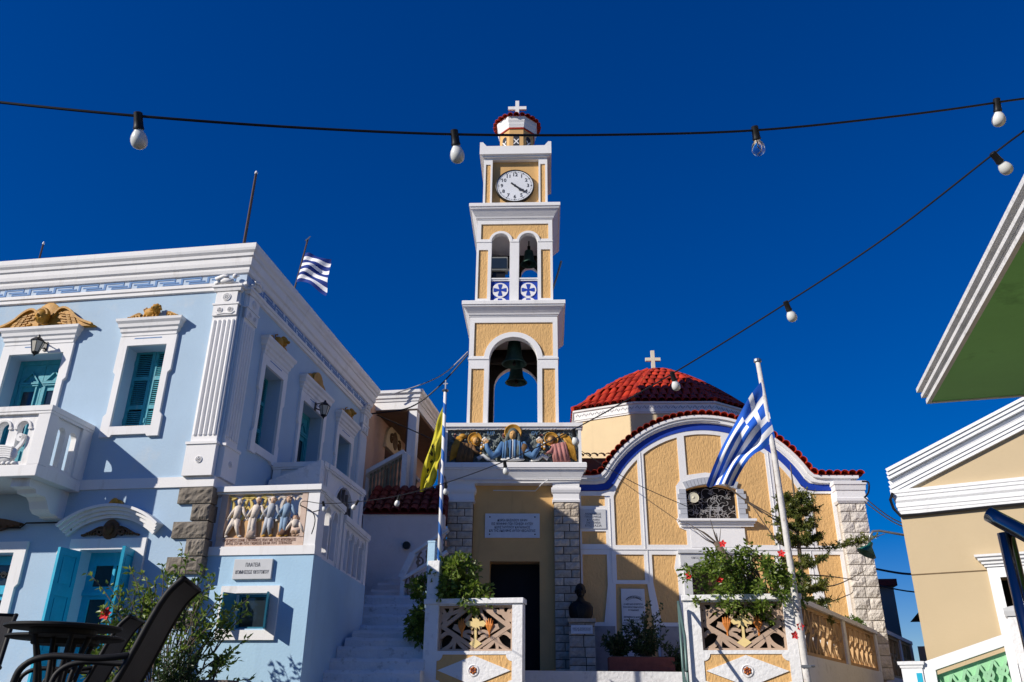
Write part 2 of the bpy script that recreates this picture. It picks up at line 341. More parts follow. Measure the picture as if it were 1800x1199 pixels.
def rosette(g, x, z, r, y=-0.1, n=8):
    g.lathe([(r, 0), (r * 0.95, -0.012), (r * 0.8, -0.012), (r * 0.72, 0)], (x, y, z), 16, 'y')
    for k in range(n):
        a = 2 * PI * k / n; g.ball((x + r * 0.5 * math.cos(a), y - 0.006, z + r * 0.5 * math.sin(a)), r * 0.2, 0.012, r * 0.2, 6, 4)
    g.ball((x, y - 0.008, z), r * 0.22, 0.016, r * 0.22, 6, 4)
def pilaster(w, rot, loc):
    """fluted pilaster in its own wall frame, origin at bottom left"""
    g = G(); d = -0.075
    g.box(-0.03, w + 0.03, d - 0.012, 0, 3.578, 4.06); g.box(-0.045, w + 0.045, d - 0.03, 0, 4.06, 4.10)
    g.box(0, w, d + 0.03, 0, 4.10, 6.70)
    n = 5; sw = (w - 0.02) / n
    for k in range(n + 1): 
        xa = 0.01 + k * sw
        if k < n:
            g.lathe([(0.001, 0), (sw * 0.40, 0.03), (sw * 0.40, 1.96), (0.001, 1.99)], (xa + sw / 2, d + 0.035, 4.19), 8)
    g.box(0.0, w, d, 0, 6.235, 6.42); g.box(-0.02, w + 0.02, d - 0.012, 0, 6.425, 6.455); g.box(0.03, w - 0.03, d - 0.005, 0, 6.46, 6.655)
    g.sweep([(0, 0), (0, d), (w, d), (w, 0)], [(0, 6.66), (0.02, 6.67), (0.03, 6.72), (0.05, 6.735), (0.05, 6.775), (0, 6.78)])
    o = g.build('pilaster', WHITE, house); o.location = loc; o.rotation_euler = (0, 0, rot)
    g = G(); rosette(g, w / 2, 6.56, 0.075, d - 0.006, 10); g.build('carved_rosette', WHITE, o); g = G(); rosette(g, w / 2 - 0.09, 6.33, 0.05, d - 0.001, 6); rosette(g, w / 2 + 0.09, 6.33, 0.05, d - 0.001, 6)
    g.ribbon([(w * .1, 6.30), (w * .2, 6.26), (w * .5, 6.27), (w * .8, 6.26), (w * .9, 6.30)], 0.02, d - 0.012, d)
    g.build('carved_garland', WHITE, o); g = G(); rosette(g, w / 2, 3.82, 0.055, d - 0.013, 6)
    g.build('carved_rosette', WHITE, o)
    # small dove on the capital
    g = G(); g.ball((w * .42, d - 0.03, 6.85), 0.13, 0.05, 0.055, 10, 6); g.ball((w * .42 + 0.14, d - 0.04, 6.92), 0.045, 0.04, 0.045, 8, 6)
    g.ribbon([(w * .42 - 0.08, 6.86), (w * .42 - 0.2, 6.80)], 0.06, d - 0.05, d - 0.01); g.ribbon([(w * .42 + .17, 6.925), (w * .42 + .21, 6.915)], 0.02, d - 0.05, d - 0.03)
    g.ribbon([(w * .42 + 0.05, 6.9), (w * .42 - 0.05, 6.92), (w * .42 - 0.18, 6.87)], 0.05, d - 0.085, d - 0.06)
    g.build('dove_ornament', WHITE, o, True)
    return o
pilaster(0.42, 0, (-0.45, 0, 0)); pilaster(0.42, PI / 2, (0, 0.06, 0)); pilaster(0.42, PI / 2, (0, 6.05, 0))

def scroll(g, cx, cz, s, sx=1, y=-0.05):
    """leafy running scroll: a curl with a tapering tail"""
    pts = spiral(0, 0, 0.015 * s, 0.075 * s, 30, 500, 20); a = pts[-1]
    pts += bez(a, (a[0] + .06 * s, a[1] + .09 * s), (0.19 * s, -0.05 * s), (0.33 * s, -0.055 * s), 10)[1:]
    pts = [(cx + sx * p[0], cz + p[1]) for p in pts]
    g.ribbon(pts, 0.045 * s, y, 0.0, w2=0.03 * s)
    for k in range(4): g.ball((cx + sx * (0.09 + 0.045 * k) * s, y, cz - 0.035 * s), 0.025 * s, 0.03, 0.03 * s, 6, 4)
def lion(g, cx, z, s=1.0):
    R_ = random.Random(3)
    g.ball((cx, -0.06, z + 0.1 * s), 0.13 * s, 0.07, 0.09 * s, 12, 8, noise=.06, rnd=R_)
    g.ball((cx + 0.1 * s, -0.11, z + 0.145 * s), 0.075 * s, 0.07, 0.075 * s, 12, 8, noise=.12, rnd=R_)
    g.ball((cx + 0.11 * s, -0.18, z + 0.13 * s), 0.035 * s, 0.04, 0.03 * s, 8, 6)
    for k in range(9):
        a = 2 * PI * k / 9; g.ball((cx + 0.1 * s + 0.075 * s * math.cos(a), -0.1, z + 0.145 * s + 0.075 * s * math.sin(a)), 0.028 * s, 0.04, 0.028 * s, 6, 4)
    for x in (-0.1, -0.04, 0.07, 0.13): g.tube([(cx + x * s, -0.07, z + 0.09 * s), (cx + x * s, -0.1, z)], 0.022, 6)
    g.tube([(cx - 0.12 * s, -0.05, z + 0.1 * s), (cx - 0.16 * s, -0.05, z + 0.17 * s), (cx - 0.1 * s, -0.06, z + 0.2 * s)], 0.014, 6)
def winged_head(g, cx, z, s=1.0):
    R_ = random.Random(5)
    g.lathe([(0.19 * s, 0.0), (0.20 * s, -0.05), (0.18 * s, -0.06), (0.001, -0.06)], (cx, 0, z + 0.24 * s), 24, 'y')
    g.ball((cx, -0.15, z + 0.14 * s), 0.105 * s, 0.12, 0.125 * s, 14, 10)
    for k in range(14):
        a = PI * (0.02 + 0.96 * k / 13); g.ball((cx + 0.105 * s * math.cos(a), -0.17, z + 0.165 * s + 0.1 * s * math.sin(a)), 0.03 * s, 0.05, 0.03 * s, 6, 5)
    g.ball((cx, -0.27, z + 0.13 * s), 0.015 * s, 0.025, 0.03 * s, 6, 5); g.ball((cx + .045 * s, -0.235, z + .09 * s), .03 * s, .03, .025 * s, 6, 5); g.ball((cx - .045 * s, -0.235, z + .09 * s), .03 * s, .03, .025 * s, 6, 5)
    for sx in (-1, 1):
        out = bez((cx + sx * .1 * s, z + .0), (cx + sx * .14 * s, z + .36 * s), (cx + sx * .3 * s, z + .42 * s), (cx + sx * .52 * s, z + .16 * s), 12) + bez((cx + sx * .52 * s, z + .16 * s), (cx + sx * .66 * s, z + .05 * s), (cx + sx * .78 * s, z + .03 * s), (cx + sx * .90 * s, z - .02), 8)[1:] + [(cx + sx * .88 * s, z - .03)]
        g.plate(out, -0.07, 0.0)
        g.ribbon(out[2:-2], 0.035 * s, -0.11, -0.06)
        for r_ in range(4):
            for k in range(3 + r_ * 2):
                t = (k + .5) / (3 + r_ * 2)
                x0 = cx + sx * (0.15 + .09 * r_ + .10 * t) * s; z0 = z + (0.27 - 0.03 * r_) * (1 - t) * s + .02
                g.ribbon([(x0, z0), (x0 + sx * .075 * s, z0 - .022 * s)], 0.028 * s, -0.085 - 0.003 * ((k + r_) % 3), -0.06, w2=0.012 * s)

def surround(g, w, z0, z1, d=-0.05, ft=0.15, foot=True):
    """crossetted stucco frame round an opening of half-width w"""
    e = 0.045; o = w + ft
    zb = z0 - 0.17 if foot else z0
    L = [(-o, z1 + 0.16), (-o, z1 - 0.45), (-o + e, z1 - 0.50), (-o + e, z0 + 0.22), (-o, z0 + 0.17), (-o, zb)]
    if foot: L += [(-o * 0.62, zb), (-o * 0.58, zb + 0.035), (o * 0.58, zb + 0.035), (o * 0.62, zb)]
    pts = L + [(-x, z) for x, z in [(-o, zb), (-o, z0 + 0.17), (-o + e, z0 + 0.22), (-o + e, z1 - 0.50), (-o, z1 - 0.45), (-o, z1 + 0.16)]]
    if foot: g.plate(pts, d, -0.001, [rect(-w, w, z0, z1)])
    else: g.plate([(-o, z1 + .16), (-o, z1 - .45), (-o + e, z1 - .5), (-o + e, z0), (-w, z0), (-w, z1), (w, z1), (w, z0), (o - e, z0), (o - e, z1 - .5), (o, z1 - .45), (o, z1 + .16)], d, -0.001)
    return o
def louvre_leaf(x0, x1, z0, z1, y, m, parent, name='shutter'):
    g = G(); t = 0.04; s = 0.05
    zs = [z0, z0 + (z1 - z0) * .30, z0 + (z1 - z0) * .66, z1]
    g.box(x0, x0 + s, y, y + t, z0, z1); g.box(x1 - s, x1, y, y + t, z0, z1)
    for k, z in enumerate(zs): g.box(x0 + s, x1 - s, y + .001, y + t - .001, max(z0, z - .035), min(z1, z + .035))
    for a, b in zip(zs[:-1], zs[1:]):
        z = a + .06
        while z < b - .05:
            g.hexa([(x0 + s, y + .006, z - .012), (x1 - s, y + .006, z - .012), (x0 + s, y + t - .006, z + .012), (x1 - s, y + t - .006, z + .012),
                    (x0 + s, y + .006, z - .004), (x1 - s, y + .006, z - .004), (x0 + s, y + t - .006, z + .02), (x1 - s, y + t - .006, z + .02)]); z += .034
    for z in (z0 + .18, z1 - .2): g.box(x0 - .004, x0 + .03, y - .012, y + .001, z - .04, z + .04)
    return g.build(name, m, parent)
def window(loc, rot, w, z0, z1, kind):
    g = G(); o = surround(g, w, z0, z1, foot=(kind != 'door')); 
    wi = g.build('window' if kind != 'door' else 'balcony_door', WHITE, house); wi.location = loc; wi.rotation_euler = (0, 0, rot)
    g = G(); xl, xr = -o + .02, o - .02
    g.sweep([(xl, 0), (xl, -0.05), (xr, -0.05), (xr, 0)], [(0, z1 + .162), (.008, z1 + .17), (.008, z1 + .215), (.03, z1 + .24), (.035, z1 + .29), (.06, z1 + .315), (.07, z1 + .37), (.10, z1 + .41), (.105, z1 + .455), (0, z1 + .47)])
    g.build('window_cornice', WHITE, wi)
    part(wi, 'groove', LEDGEB, (-0.24, 0.24, -0.054, -0.049, z1 + .115, z1 + .13))
    g = G(); zt = z1 + .475
    return wi, zt, o
def open_louvred(wi, w, z0, z1):
    louvre_leaf(-w, -0.003, z0 + .005, z1, 0.24, TEAL, wi); louvre_leaf(0.003, w, z0 + .005, z1, 0.245, TEAL, wi)
def panel_doors(wi, w, z0, z1, y=0.24):
    g = G(); t = .05
    g.box(-w, -w + .07, y, y + t, z0, z1); g.box(w - .07, w, y, y + t, z0, z1); g.box(-w + .07, w - .07, y, y + t, z1 - .08, z1); g.build('door_frame', TEAL, wi)
    for sx in (-1, 1):
        a, b = (-w + .072, -.004) if sx < 0 else (.004, w - .072)
        m_ = (a + b) / 2; g = G()
        g.plate(rect(a, b, z0, z1 - .082), y + .015, y + .05, [rect(a + .10, b - .10, z0 + .75, z1 - .55)])
        g.box(a + .06, a + .085, y - .01, y + .014, z0 + .7, z1 - .47); g.box(b - .085, b - .06, y - .01, y + .014, z0 + .7, z1 - .47)
        g.box(a + .04, b - .04, y - .02, y + .014, z1 - .468, z1 - .44); g.box(a + .03, b - .03, y - .035, y + .014, z1 - .438, z1 - .41)
        g.plate([(a + .04, z1 - .40), (b - .04, z1 - .40), (m_, z1 - .2)], y - .02, y + .014, [[(a + .08, z1 - .385), (b - .08, z1 - .385), (m_, z1 - .235)]])
        g.box(a + .06, b - .06, y - .005, y + .014, z0 + .1, z0 + .6)
        d = g.build('door_leaf', TEAL, wi)
        part(d, 'glass_pane', GLASS, (a + .095, b - .095, y + .03, y + .035, z0 + .74, z1 - .54))
        if sx > 0: part(d, 'curtain', CURTAIN, (a + .095, b - .095, y + .045, y + .05, z0 + .74, z1 - .54))
wi, zt, o = window((-1.5125, 0, 0), 0, 0.3475, 4.41, 5.79, 'win'); open_louvred(wi, .3475, 4.41, 5.79)
g = G(); lion(g, -.03, zt, .98); scroll(g, -0.27, zt + .055, .72, -1); scroll(g, 0.27, zt + .055, .72, 1); g.build('lion_ornament', GOLD, wi, 40)
wi, zt, o = window((-3.485, 0, 0), 0, 0.495, 3.56, 5.745, 'door'); panel_doors(wi, .495, 3.56, 5.745)
g = G(); winged_head(g, 0.02, zt, 1.05); g.build('winged_head_ornament', GOLD, wi, 40)
wi, zt, o = window((0, 1.41, 0), PI / 2, 0.375, 4.41, 5.81, 'win'); open_louvred(wi, .375, 4.41, 5.81)
g = G(); lion(g, -.03, zt, .98); scroll(g, -0.27, zt + .055, .72, -1); scroll(g, 0.27, zt + .055, .72, 1); g.build('lion_ornament', GOLD, wi, 40)
wi, zt, o = window((0, 3.275, 0), PI / 2, 0.525, 3.55, 5.78, 'door'); panel_doors(wi, .525, 3.55, 5.78)
g = G()
for k in range(9):
    a = PI * (k + .5) / 9; g.ribbon([(0, zt + .02), (.26 * math.cos(a), zt + .02 + .26 * math.sin(a))], .03, -.08, 0, w2=.09)
scroll(g, -.3, zt + .07, 1, -1); scroll(g, .3, zt + .07, 1, 1); g.build('shell_ornament', GOLD, wi, 40)
wi, zt, o = window((0, 5.125, 0), PI / 2, 0.385, 4.41, 5.75, 'win'); open_louvred(wi, .385, 4.41, 5.75)
g = G(); lion(g, -.03, zt, .98); scroll(g, -0.27, zt + .055, .72, -1); scroll(g, 0.27, zt + .055, .72, 1); g.build('lion_ornament', GOLD, wi, 40)

# balcony
BX0, BX1 = -5.3, -2.15
bal = part(house, 'balcony', WHITE, (BX0, BX1, -1.0, 0.0, 3.39, 3.56), bevel=.01)
g = G(); g.box(BX0, BX1 + .015, -1.015, -0.83, 4.365, 4.445); g.box(BX1 - .17, BX1 + .015, -0.83, 0, 4.365, 4.445); g.box(BX0, BX1 + .006, -1.006, -.84, 4.325, 4.364); g.box(BX1 - .16, BX1 + .006, -.84, 0, 4.325, 4.364); g.build('handrail', WHITE, bal)
part(bal, 'corner_post', WHITE, (BX1 - .19, BX1 - .001, -.999, -.82, 3.561, 4.324)); part(bal, 'wall_post', WHITE, (BX1 - .17, BX1 - .001, -.23, -.001, 3.561, 4.324))
hol = []; x = BX1 - .30
while x - .22 > BX0: hol.append(arched(x - .20, x - .02, 3.62, 4.13)); x -= .32
g = G(); g.plate(rect(BX0, BX1 - .191, 3.561, 4.324), -.96, -.87, hol)
for h in hol:
    x0, x1 = h[0][0], h[1][0]; g.ribbon(arc((x0 + x1) / 2, 4.13, .11, 0, 180, 10), .03, -.985, -.955); g.box(x0 - .05, x0 + .001, -.985, -.961, 4.10, 4.13); g.box(x1 - .001, x1 + .05, -.985, -.961, 4.10, 4.13)
g.build('arched_panel', WHITE, bal)
g = G(); g.plate(rect(-.819, -.231, 3.561, 4.324), BX1 - .04, BX1 - .13, [arched(-.72, -.55, 3.62, 4.13), arched(-.46, -.29, 3.62, 4.13)], ax='x')
g.build('arched_panel', WHITE, bal)
for cx in (-2.72, -3.7):      # swan relief in front of the arches
    g = G()
    g.ball((cx, -.98, 3.72), .19, .05, .13, 14, 8); g.ribbon(spiral(cx + .17, 3.98, .02, .06, 0, 400, 16) + bez((cx + .22, 3.97), (cx + .25, 3.85), (cx + .1, 3.8), (cx + .12, 3.7), 8), .05, -1.0, -.96)
    for k in range(6): g.ribbon(bez((cx + .12, 3.66 + .03 * k), (cx, 3.70 + .03 * k), (cx - .1, 3.68 + .03 * k), (cx - .2 - .01 * k, 3.62 + .045 * k), 6), .022, -1.035 - .002 * k, -.97)
    for k in range(5): g.ball((cx - .16 + .08 * k, -.985, 3.59), .04, .03, .03, 7, 5)
    g.build('swan_relief', WHITE, bal, 40)
for x in (-2.62, -4.6):
    g = G(); g.plate([(-.86, 3.389), (-.001, 3.389), (-.001, 2.98), (-.13, 2.98), (-.135, 3.0), (-.30, 3.01), (-.37, 3.06), (-.43, 3.16), (-.50, 3.21), (-.68, 3.215), (-.72, 3.27), (-.86, 3.28)], x, x + .30, ax='x'); g.build('bracket', WHITE, bal)

# ground floor doors
g = G(); surround(g, .415, 0.12, 2.52, d=-.045, ft=.19, foot=False)
dr = g.build('entrance_door', WHITE, house); dr.location = (-1.475, 0, 0)
g = G()
for k, (r_, t, d) in enumerate(((1.10, .05, -.06), (1.15, .05, -.10), (1.20, .05, -.14), (1.245, .04, -.19))):
    a = math.degrees(math.asin(.80 / 1.245)); g.ribbon(arc(0, 3.165 - 1.265, r_, 90 + a, 90 - a, 24), t, d, -.001)
g.build('arched_pediment', WHITE, dr)
g = G(); scroll(g, -.16, 2.78, .9, -1); scroll(g, .16, 2.78, .9, 1); g.lathe([(.12, 0), (.13, -.05), (.08, -.07), (.001, -.07)], (0, 0, 2.81), 18, 'y', sy=1.15); g.ball((0, -.1, 2.81), .075, .06, .09, 10, 8)
for x in (-.028, .028): g.ball((x, -.155, 2.835), .016, .012, .012, 6, 4)
g.ball((0, -.16, 2.81), .014, .02, .03, 6, 4); g.build('mask_ornament', BROWN, dr, 40)
g = G(); g.ball((0, -.08, 3.215), .055, .06, .055, 10, 7)
for sx in (-1, 1): g.plate([(sx * .03, 3.165), (sx * .05, 3.25), (sx * .08, 3.235), (sx * .12, 3.17)], -.07, 0)
g.build('cherub_ornament', GOLD, dr, 40)
g = G(); y = .22; g.plate(rect(-.415, .415, .12, 2.52), y, y + .05, [rect(-.30, -.01, 2.03, 2.33), rect(.03, .32, 2.03, 2.33), rect(-.30, -.03, 1.0, 1.85), rect(.03, .30, 1.0, 1.85)])
g.box(-.42, .42, y - .03, y - .001, 1.90, 1.95); g.box(-.42, .42, y - .02, y - .001, 1.952, 1.985); d = g.build('door_leaf', TURQ, dr)
part(d, 'glass_pane', GLASS, (-.31, .33, y + .03, y + .035, .98, 2.35)); part(d, 'curtain', CURTAIN, (.03, .33, y + .045, y + .05, .98, 2.35))
def shutter_leaf(parent, hx, ang, wd, z0, z1, m, yy=-.01):
    g = G(); g.plate(rect(0, wd, z0, z1), -.022, .022, [rect(.07, wd - .07, z0 + .1, z0 + (z1 - z0) * .34), rect(.07, wd - .07, z0 + (z1 - z0) * .40, z0 + (z1 - z0) * .72), rect(.07, wd - .07, z0 + (z1 - z0) * .78, z1 - .1)])
    for a, b in ((.1, .34), (.40, .72), (.78, 0)):
        za = z0 + (.1 if a == .1 else (z1 - z0) * a); zb = z1 - .1 if b == 0 else z0 + (z1 - z0) * b
        g.box(.069, wd - .069, -.008, .008, za - .001, zb + .001); g.box(.10, wd - .10, -.016, .016, za + .03, zb - .03)
    s_ = g.build('shutter', m, parent); s_.location = (hx, yy, 0); s_.rotation_euler = (0, 0, rad(ang)); return s_
shutter_leaf(dr, -.43, 180 + 82, .40, .15, 2.50, TURQ); shutter_leaf(dr, .43, -78, .40, .15, 2.50, TURQ)
g = G(); surround(g, .4925, .12, 2.50, d=-.05, ft=.19, foot=False); d2 = g.build('entrance_door', WHITE, house); d2.location = (-3.4575, 0, 0)
g = G(); g.plate(rect(-.49, .49, .12, 2.49), .2, .25, [rect(-.40, .40, 2.06, 2.36), rect(-.38, -.04, .9, 1.85), rect(.04, .38, .9, 1.85)]); g.box(-.49, .49, .16, .199, 1.93, 1.99); dl = g.build('door_leaf', TURQ, d2)
part(dl, 'glass_pane', GLASS, (-.41, .41, .23, .235, .88, 2.38))
g = G()
for k in range(7): g.ribbon(spiral(-.33 + .11 * k, 2.21, .015, .055, 0, 540, 14), .012, .19 - .001 * k, .21)
g.build('transom_grille', BLACK, dl)
g = G()      # brown winged ornament over the far door, only its tip shows under the balcony
g.plate(bez((-.9, 2.82), (-.5, 3.1), (.1, 3.05), (.52, 2.93), 10) + [(.42, 2.88), (.3, 2.87), (.15, 2.83), (0, 2.81), (-.2, 2.78)], -.08, 0)
for k in range(7): g.ribbon([(-.3 + .1 * k, 2.97 - .006 * k), (-.1 + .1 * k, 2.86 + .006 * k)], .02, -.1 - .001 * k, -.05)
g.build('wing_ornament', BROWN, d2, 40)

# quoins at the corner, rusticated
rq = random.Random(11)
def rough_block(name, parent, x0, x1, y0, y1, z0, z1, m, amp=.02, nx=6, nz=4, face='-y', seed=None):
    """block whose face is chiselled uneven inside a plain margin"""
    g = G(); vs = []; R_ = random.Random(seed) if seed is not None else rq
    for j in range(nz + 1):
        for i in range(nx + 1):
            edge = i in (0, nx) or j in (0, nz)
            vs.append((x0 + (x1 - x0) * i / nx, y0 - (0 if edge else R_.uniform(.25, 1) * amp), z0 + (z1 - z0) * j / nz))
    k = nx + 1; fs = [(j * k + i, j * k + i + 1, (j + 1) * k + i + 1, (j + 1) * k + i) for j in range(nz) for i in range(nx)]
    n = len(vs); ring = [i for i in range(k)] + [j * k + nx for j in range(1, nz + 1)] + [nz * k + i for i in range(nx - 1, -1, -1)] + [j * k for j in range(nz - 1, 0, -1)]
    vs += [(vs[i][0], y1, vs[i][2]) for i in ring]; q = len(ring)
    fs += [(ring[i], n + i, n + (i + 1) % q, ring[(i + 1) % q]) for i in range(q)] + [tuple(n + i for i in range(q))]
    g.add(vs, fs); return g.build(name, m, parent)
z = 3.415
for k in range(5):
    w = .49 if k % 2 == 0 else .24
    b = rough_block('quoin', house, -w, .045, -.045, .18 if k % 2 else .14, z - .247, z - .012, QUOIN, .03, 9, 5); z -= .2525
for k, (xx, zz) in enumerate(((-.34, 1.93), (-.35, 1.66))):
    rough_block('quoin', house, xx, .045, -.045, .14, zz - .2, zz, QUOIN, .03, 7, 5)
g = G(); g.tube([(-3.9, -.06, 2.86), (-2.95, -.06, 2.86), (-2.87, -.06, 2.93), (-2.3, -.055, 2.93), (-2.12, -.055, 2.89), (-2.1, -.055, 2.80)], .012, 6); g.build('wall_cable', CABLE, house)

def lantern(name, label, loc, yaw, group=None):
    t = thing(name, label, 'lantern', loc, yaw, group)
    g = G(); g.box(-.03, .03, -.02, 0, -.1, .06); g.tube([(0, -.01, -.05), (0, -.12, -.10), (0, -.2, -.02), (0, -.2, .07)], .012, 6); g.tube([(0, -.01, .03), (0, -.1, .05), (0, -.2, .07)], .009, 6); g.build('bracket', BLACK, t)
    g = G(); g.lathe([(.115, 0), (.10, .025), (.05, .07), (.03, .075), (.025, .10), (.008, .13)], (0, -.2, -.02), 6); g.lathe([(.055, -.22), (.06, -.2), (.03, -.24)], (0, -.2, 0), 6)
    for k in range(6):
        a = PI / 3 * k; g.tube([(.105 * math.cos(a), -.2 + .105 * math.sin(a), -.02), (.056 * math.cos(a), -.2 + .056 * math.sin(a), -.2)], .006, 4)
    g.lathe([(.02, -.24), (.012, -.26), (.004, -.28)], (0, -.2, 0), 6); g.build('cage', BLACK, t)
    g = G(); g.lathe([(.10, -.022), (.053, -.2)], (0, -.2, 0), 6); g.build('glass', mat('lantern_glass', (.55, .52, .44), .3, .1, 4), t)
    return t
def hw(x, y, z): return tuple(HR @ Vector((x, y, z)))
lantern('wall_lantern', 'small wall lantern over the balcony door of the blue house front', hw(-3.34, -.05, 5.88), HYAW)
lantern('wall_lantern', 'black wall lantern over the middle door on the shaded side of the blue house', hw(.05, 3.3, 5.86), HYAW - 90)
t = thing('porch_lamp', 'round white bulkhead lamp with hanging wire beside the turquoise shutter', 'lamp', hw(-2.17, 0, 2.46), HYAW)
g = G(); g.lathe([(.06, 0), (.06, -.05), (.05, -.07)], (0, 0, 0), 14, 'y'); g.build('base', BLACK, t)
g = G(); g.ball((0, -.085, 0.01), .058, .05, .058, 12, 8); g.build('globe', BULB, t, True)
g = G(); g.tube([(0, -.04, -.05), (-.03, -.05, -.12), (-.02, -.05, -.2), (.03, -.04, -.22)], .006, 5); g.build('wire', CABLE, t)
# roof poles
for nm, lab, p, q, r_ in (('lightning_rod', 'tall thin rusty rod standing on the roof corner of the blue house', (-.485, .6, 7.3), (-.475, .6, 9.5), .028),
                      ('lightning_rod', 'short thin rod rising behind the roof cornice at the left edge', (-4.70, .8, 7.3), (-4.71, .8, 8.44), .02)):
    o = thing(nm, lab, 'rod', hw(*p), HYAW); g = G(); L = Vector(q) - Vector(p); g.tube([(0, 0, 0), L], r_, 6, r_ * .8); g.build('shaft', mat('rusty_iron', (.07, .045, .04), .7, .3, 8), o)
    g = G(); g.lathe([(r_ * .9, 0), (r_ * 1.2, .02), (r_ * .5, .06)], tuple(L), 6); g.build('tip', WHITE, o)
# ------------------------------------------------------------------ plinth terrace beside the house
PX, PY = -2.7789, 11.8604
terr = thing('terrace_block', 'sky blue terrace block with white balustrade below the side of the blue house', 'terrace', (PX, PY, 0), HYAW)
TR = Matrix.Translation((PX, PY, 0)) @ Matrix.Rotation(rad(-HYAW), 4, 'Z')
g = G(); e = (-.316, 3.285)
g.plate(rect(-1.69, 0, 0, 2.43), 0, .3, [rect(-1.047, -.59, 1.43, 1.885)])
g.plate([(0, .301), (-.029, .301), e, (-1.69, 3.3), (-1.69, 3.0), (-.6, 3.0), (-.33, .301)], 0, 2.43, ax='z')
g.add([(0, 0, 0), (0, 0, 2.43), (-.029, .301, 0), (-.029, .301, 2.43), (-.1, .301, 0), (-.1, .301, 2.43)], [(0, 1, 3, 2), (0, 2, 4), (1, 5, 3)])
g.plate([(-.02, .02), (e[0] - .02, e[1]), (-1.69, 3.3), (-1.69, .02)], 2.405, 2.425, ax='z')
g.build('wall', SKYW, terr)
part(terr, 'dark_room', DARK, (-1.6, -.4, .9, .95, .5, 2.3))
part(terr, 'band', WHITE, (-1.69, .012, -.02, .13, 2.431, 2.555))
part(terr, 'handrail', WHITE, (-1.70, .03, -.05, .20, 3.35, 3.435), (-1.68, .012, -.02, .17, 3.322, 3.349), bevel=.006)
part(terr, 'corner_post', WHITE, (-.175, 0, -.005, .165, 2.556, 3.321))
g = G(); g.plate(rect(-1.305, -.435, 1.28, 2.0), -.04, -.001, [rect(-1.07, -.57, 1.41, 1.9)]); sw = g.build('small_window', WHITE, terr)
shutter = mat('deep_teal_wood', (.02, .16, .24), .5, .1, 6)
g = G(); g.plate(rect(-1.069, -.571, 1.411, 1.899), .02, .09, [rect(-1.02, -.61, 1.455, 1.855)]); g.build('window_frame', shutter, sw)
part(sw, 'glass_pane', GLASS, (-1.03, -.6, .06, .065, 1.45, 1.86))
def small_shutter(hx, ang):
    g = G(); g.box(0, .21, -.012, .012, 1.415, 1.895)
    for k in range(9): g.box(.04, .17, -.018, .018, 1.5 + .035 * k, 1.517 + .035 * k)
    s_ = g.build('shutter', shutter, sw); s_.location = (hx, -.03, 0); s_.rotation_euler = (0, 0, rad(ang))
small_shutter(-1.065, -122); small_shutter(-.575, -72)
pq = thing('street_plaque', 'grey marble street-name plaque on the sky blue terrace wall', 'plaque', tuple(TR @ Vector((-.875, 0, 2.23))), HYAW)
part(pq, 'slab', MARBLE, (-.29, .29, -.045, -.001, -.14, .14), bevel=.006)
text('inscription', 'ΠΛΑΤΕΙΑ', INKG, pq, (-.0, -.0465, .055), .075, .22, bold=.0)
text('inscription', 'ΚΟΙΜΗΣΕΩΣ ΘΕΟΤΟΚΟΥ', INKG, pq, (0, -.0465, -.045), .075, .50)

# pierced relief of dancers
TERRA = mat('terracotta_relief', (.62, .47, .38), .8, .15, 6, .4, 60, dirt=(.35, .22, .16), dscale=5, damt=.4)
PALE = mat('pale_relief_paint', (.66, .58, .50), .8, .15, 6, .4, 60, dirt=(.4, .33, .27), dscale=6, damt=.5)
SAND = mat('sand_relief_paint', (.55, .38, .12), .8, .2, 5)
RBLUE = mat('blue_relief_paint', (.22, .32, .44), .8, .2, 6, .3, 50)
RGREY = mat('greyblue_relief_paint', (.40, .42, .45), .8, .2, 6, .3, 50)
RBROWN = mat('brown_relief_paint', (.26, .14, .09), .8, .2, 6)
FLESH = mat('flesh_relief_paint', (.50, .33, .22), .8, .2, 6)
BOOT = mat('mustard_relief_paint', (.45, .24, .03), .8, .2, 6)
x0, x1, zb, zt = -1.53, -.19, 2.556, 3.32
rel = part(terr, 'dancers_relief', TERRA, (x0, x1, .01, .11, zb, 2.685), (x0, x0 + .10, .0, .1, 2.686, zt), (x1 - .08, x1, .0, .1, 2.686, zt))
g = G(); g.plate([(x0 + .1, 2.686), (x1 - .08, 2.686), (x1 - .08, 2.74), (-.45, 2.86), (-.62, 2.95), (-1.0, 2.97), (-1.2, 2.93), (x0 + .1, 2.80)], .05, .09); g.build('hill_ground', mat('relief_hill', (.62, .38, .18), .8, .25, 4), rel)
g = G()
for k in range(4):
    cx = x0 + .27 + .29 * k; m_ = 0 if k > 1 else 1
    for s in (-1, 1):
        g.ribbon(bez((cx + s * .02, 2.93), (cx + s * .17, 2.98), (cx + s * .02, 3.12), (cx + s * .13, 3.25), 10) + [(cx + s * .06, 3.27), (cx + s * .17, 3.30)], .038, .03 - .002 * k - .001 * s, .075, mi=m_)
    g.ribbon(arc(cx + .145, 3.18, .14, 160, 20, 10), .025, .035 + .001 * k, .07, mi=m_)
    if k < 3: g.ribbon([(cx + .06, 3.02), (cx + .145, 3.14), (cx + .23, 3.02)], .03, .034, .068, mi=m_)
g.build('scroll_lattice', [PALE, mat('yellow_scroll_paint', (.66, .50, .16), .8, .15, 6)], rel)
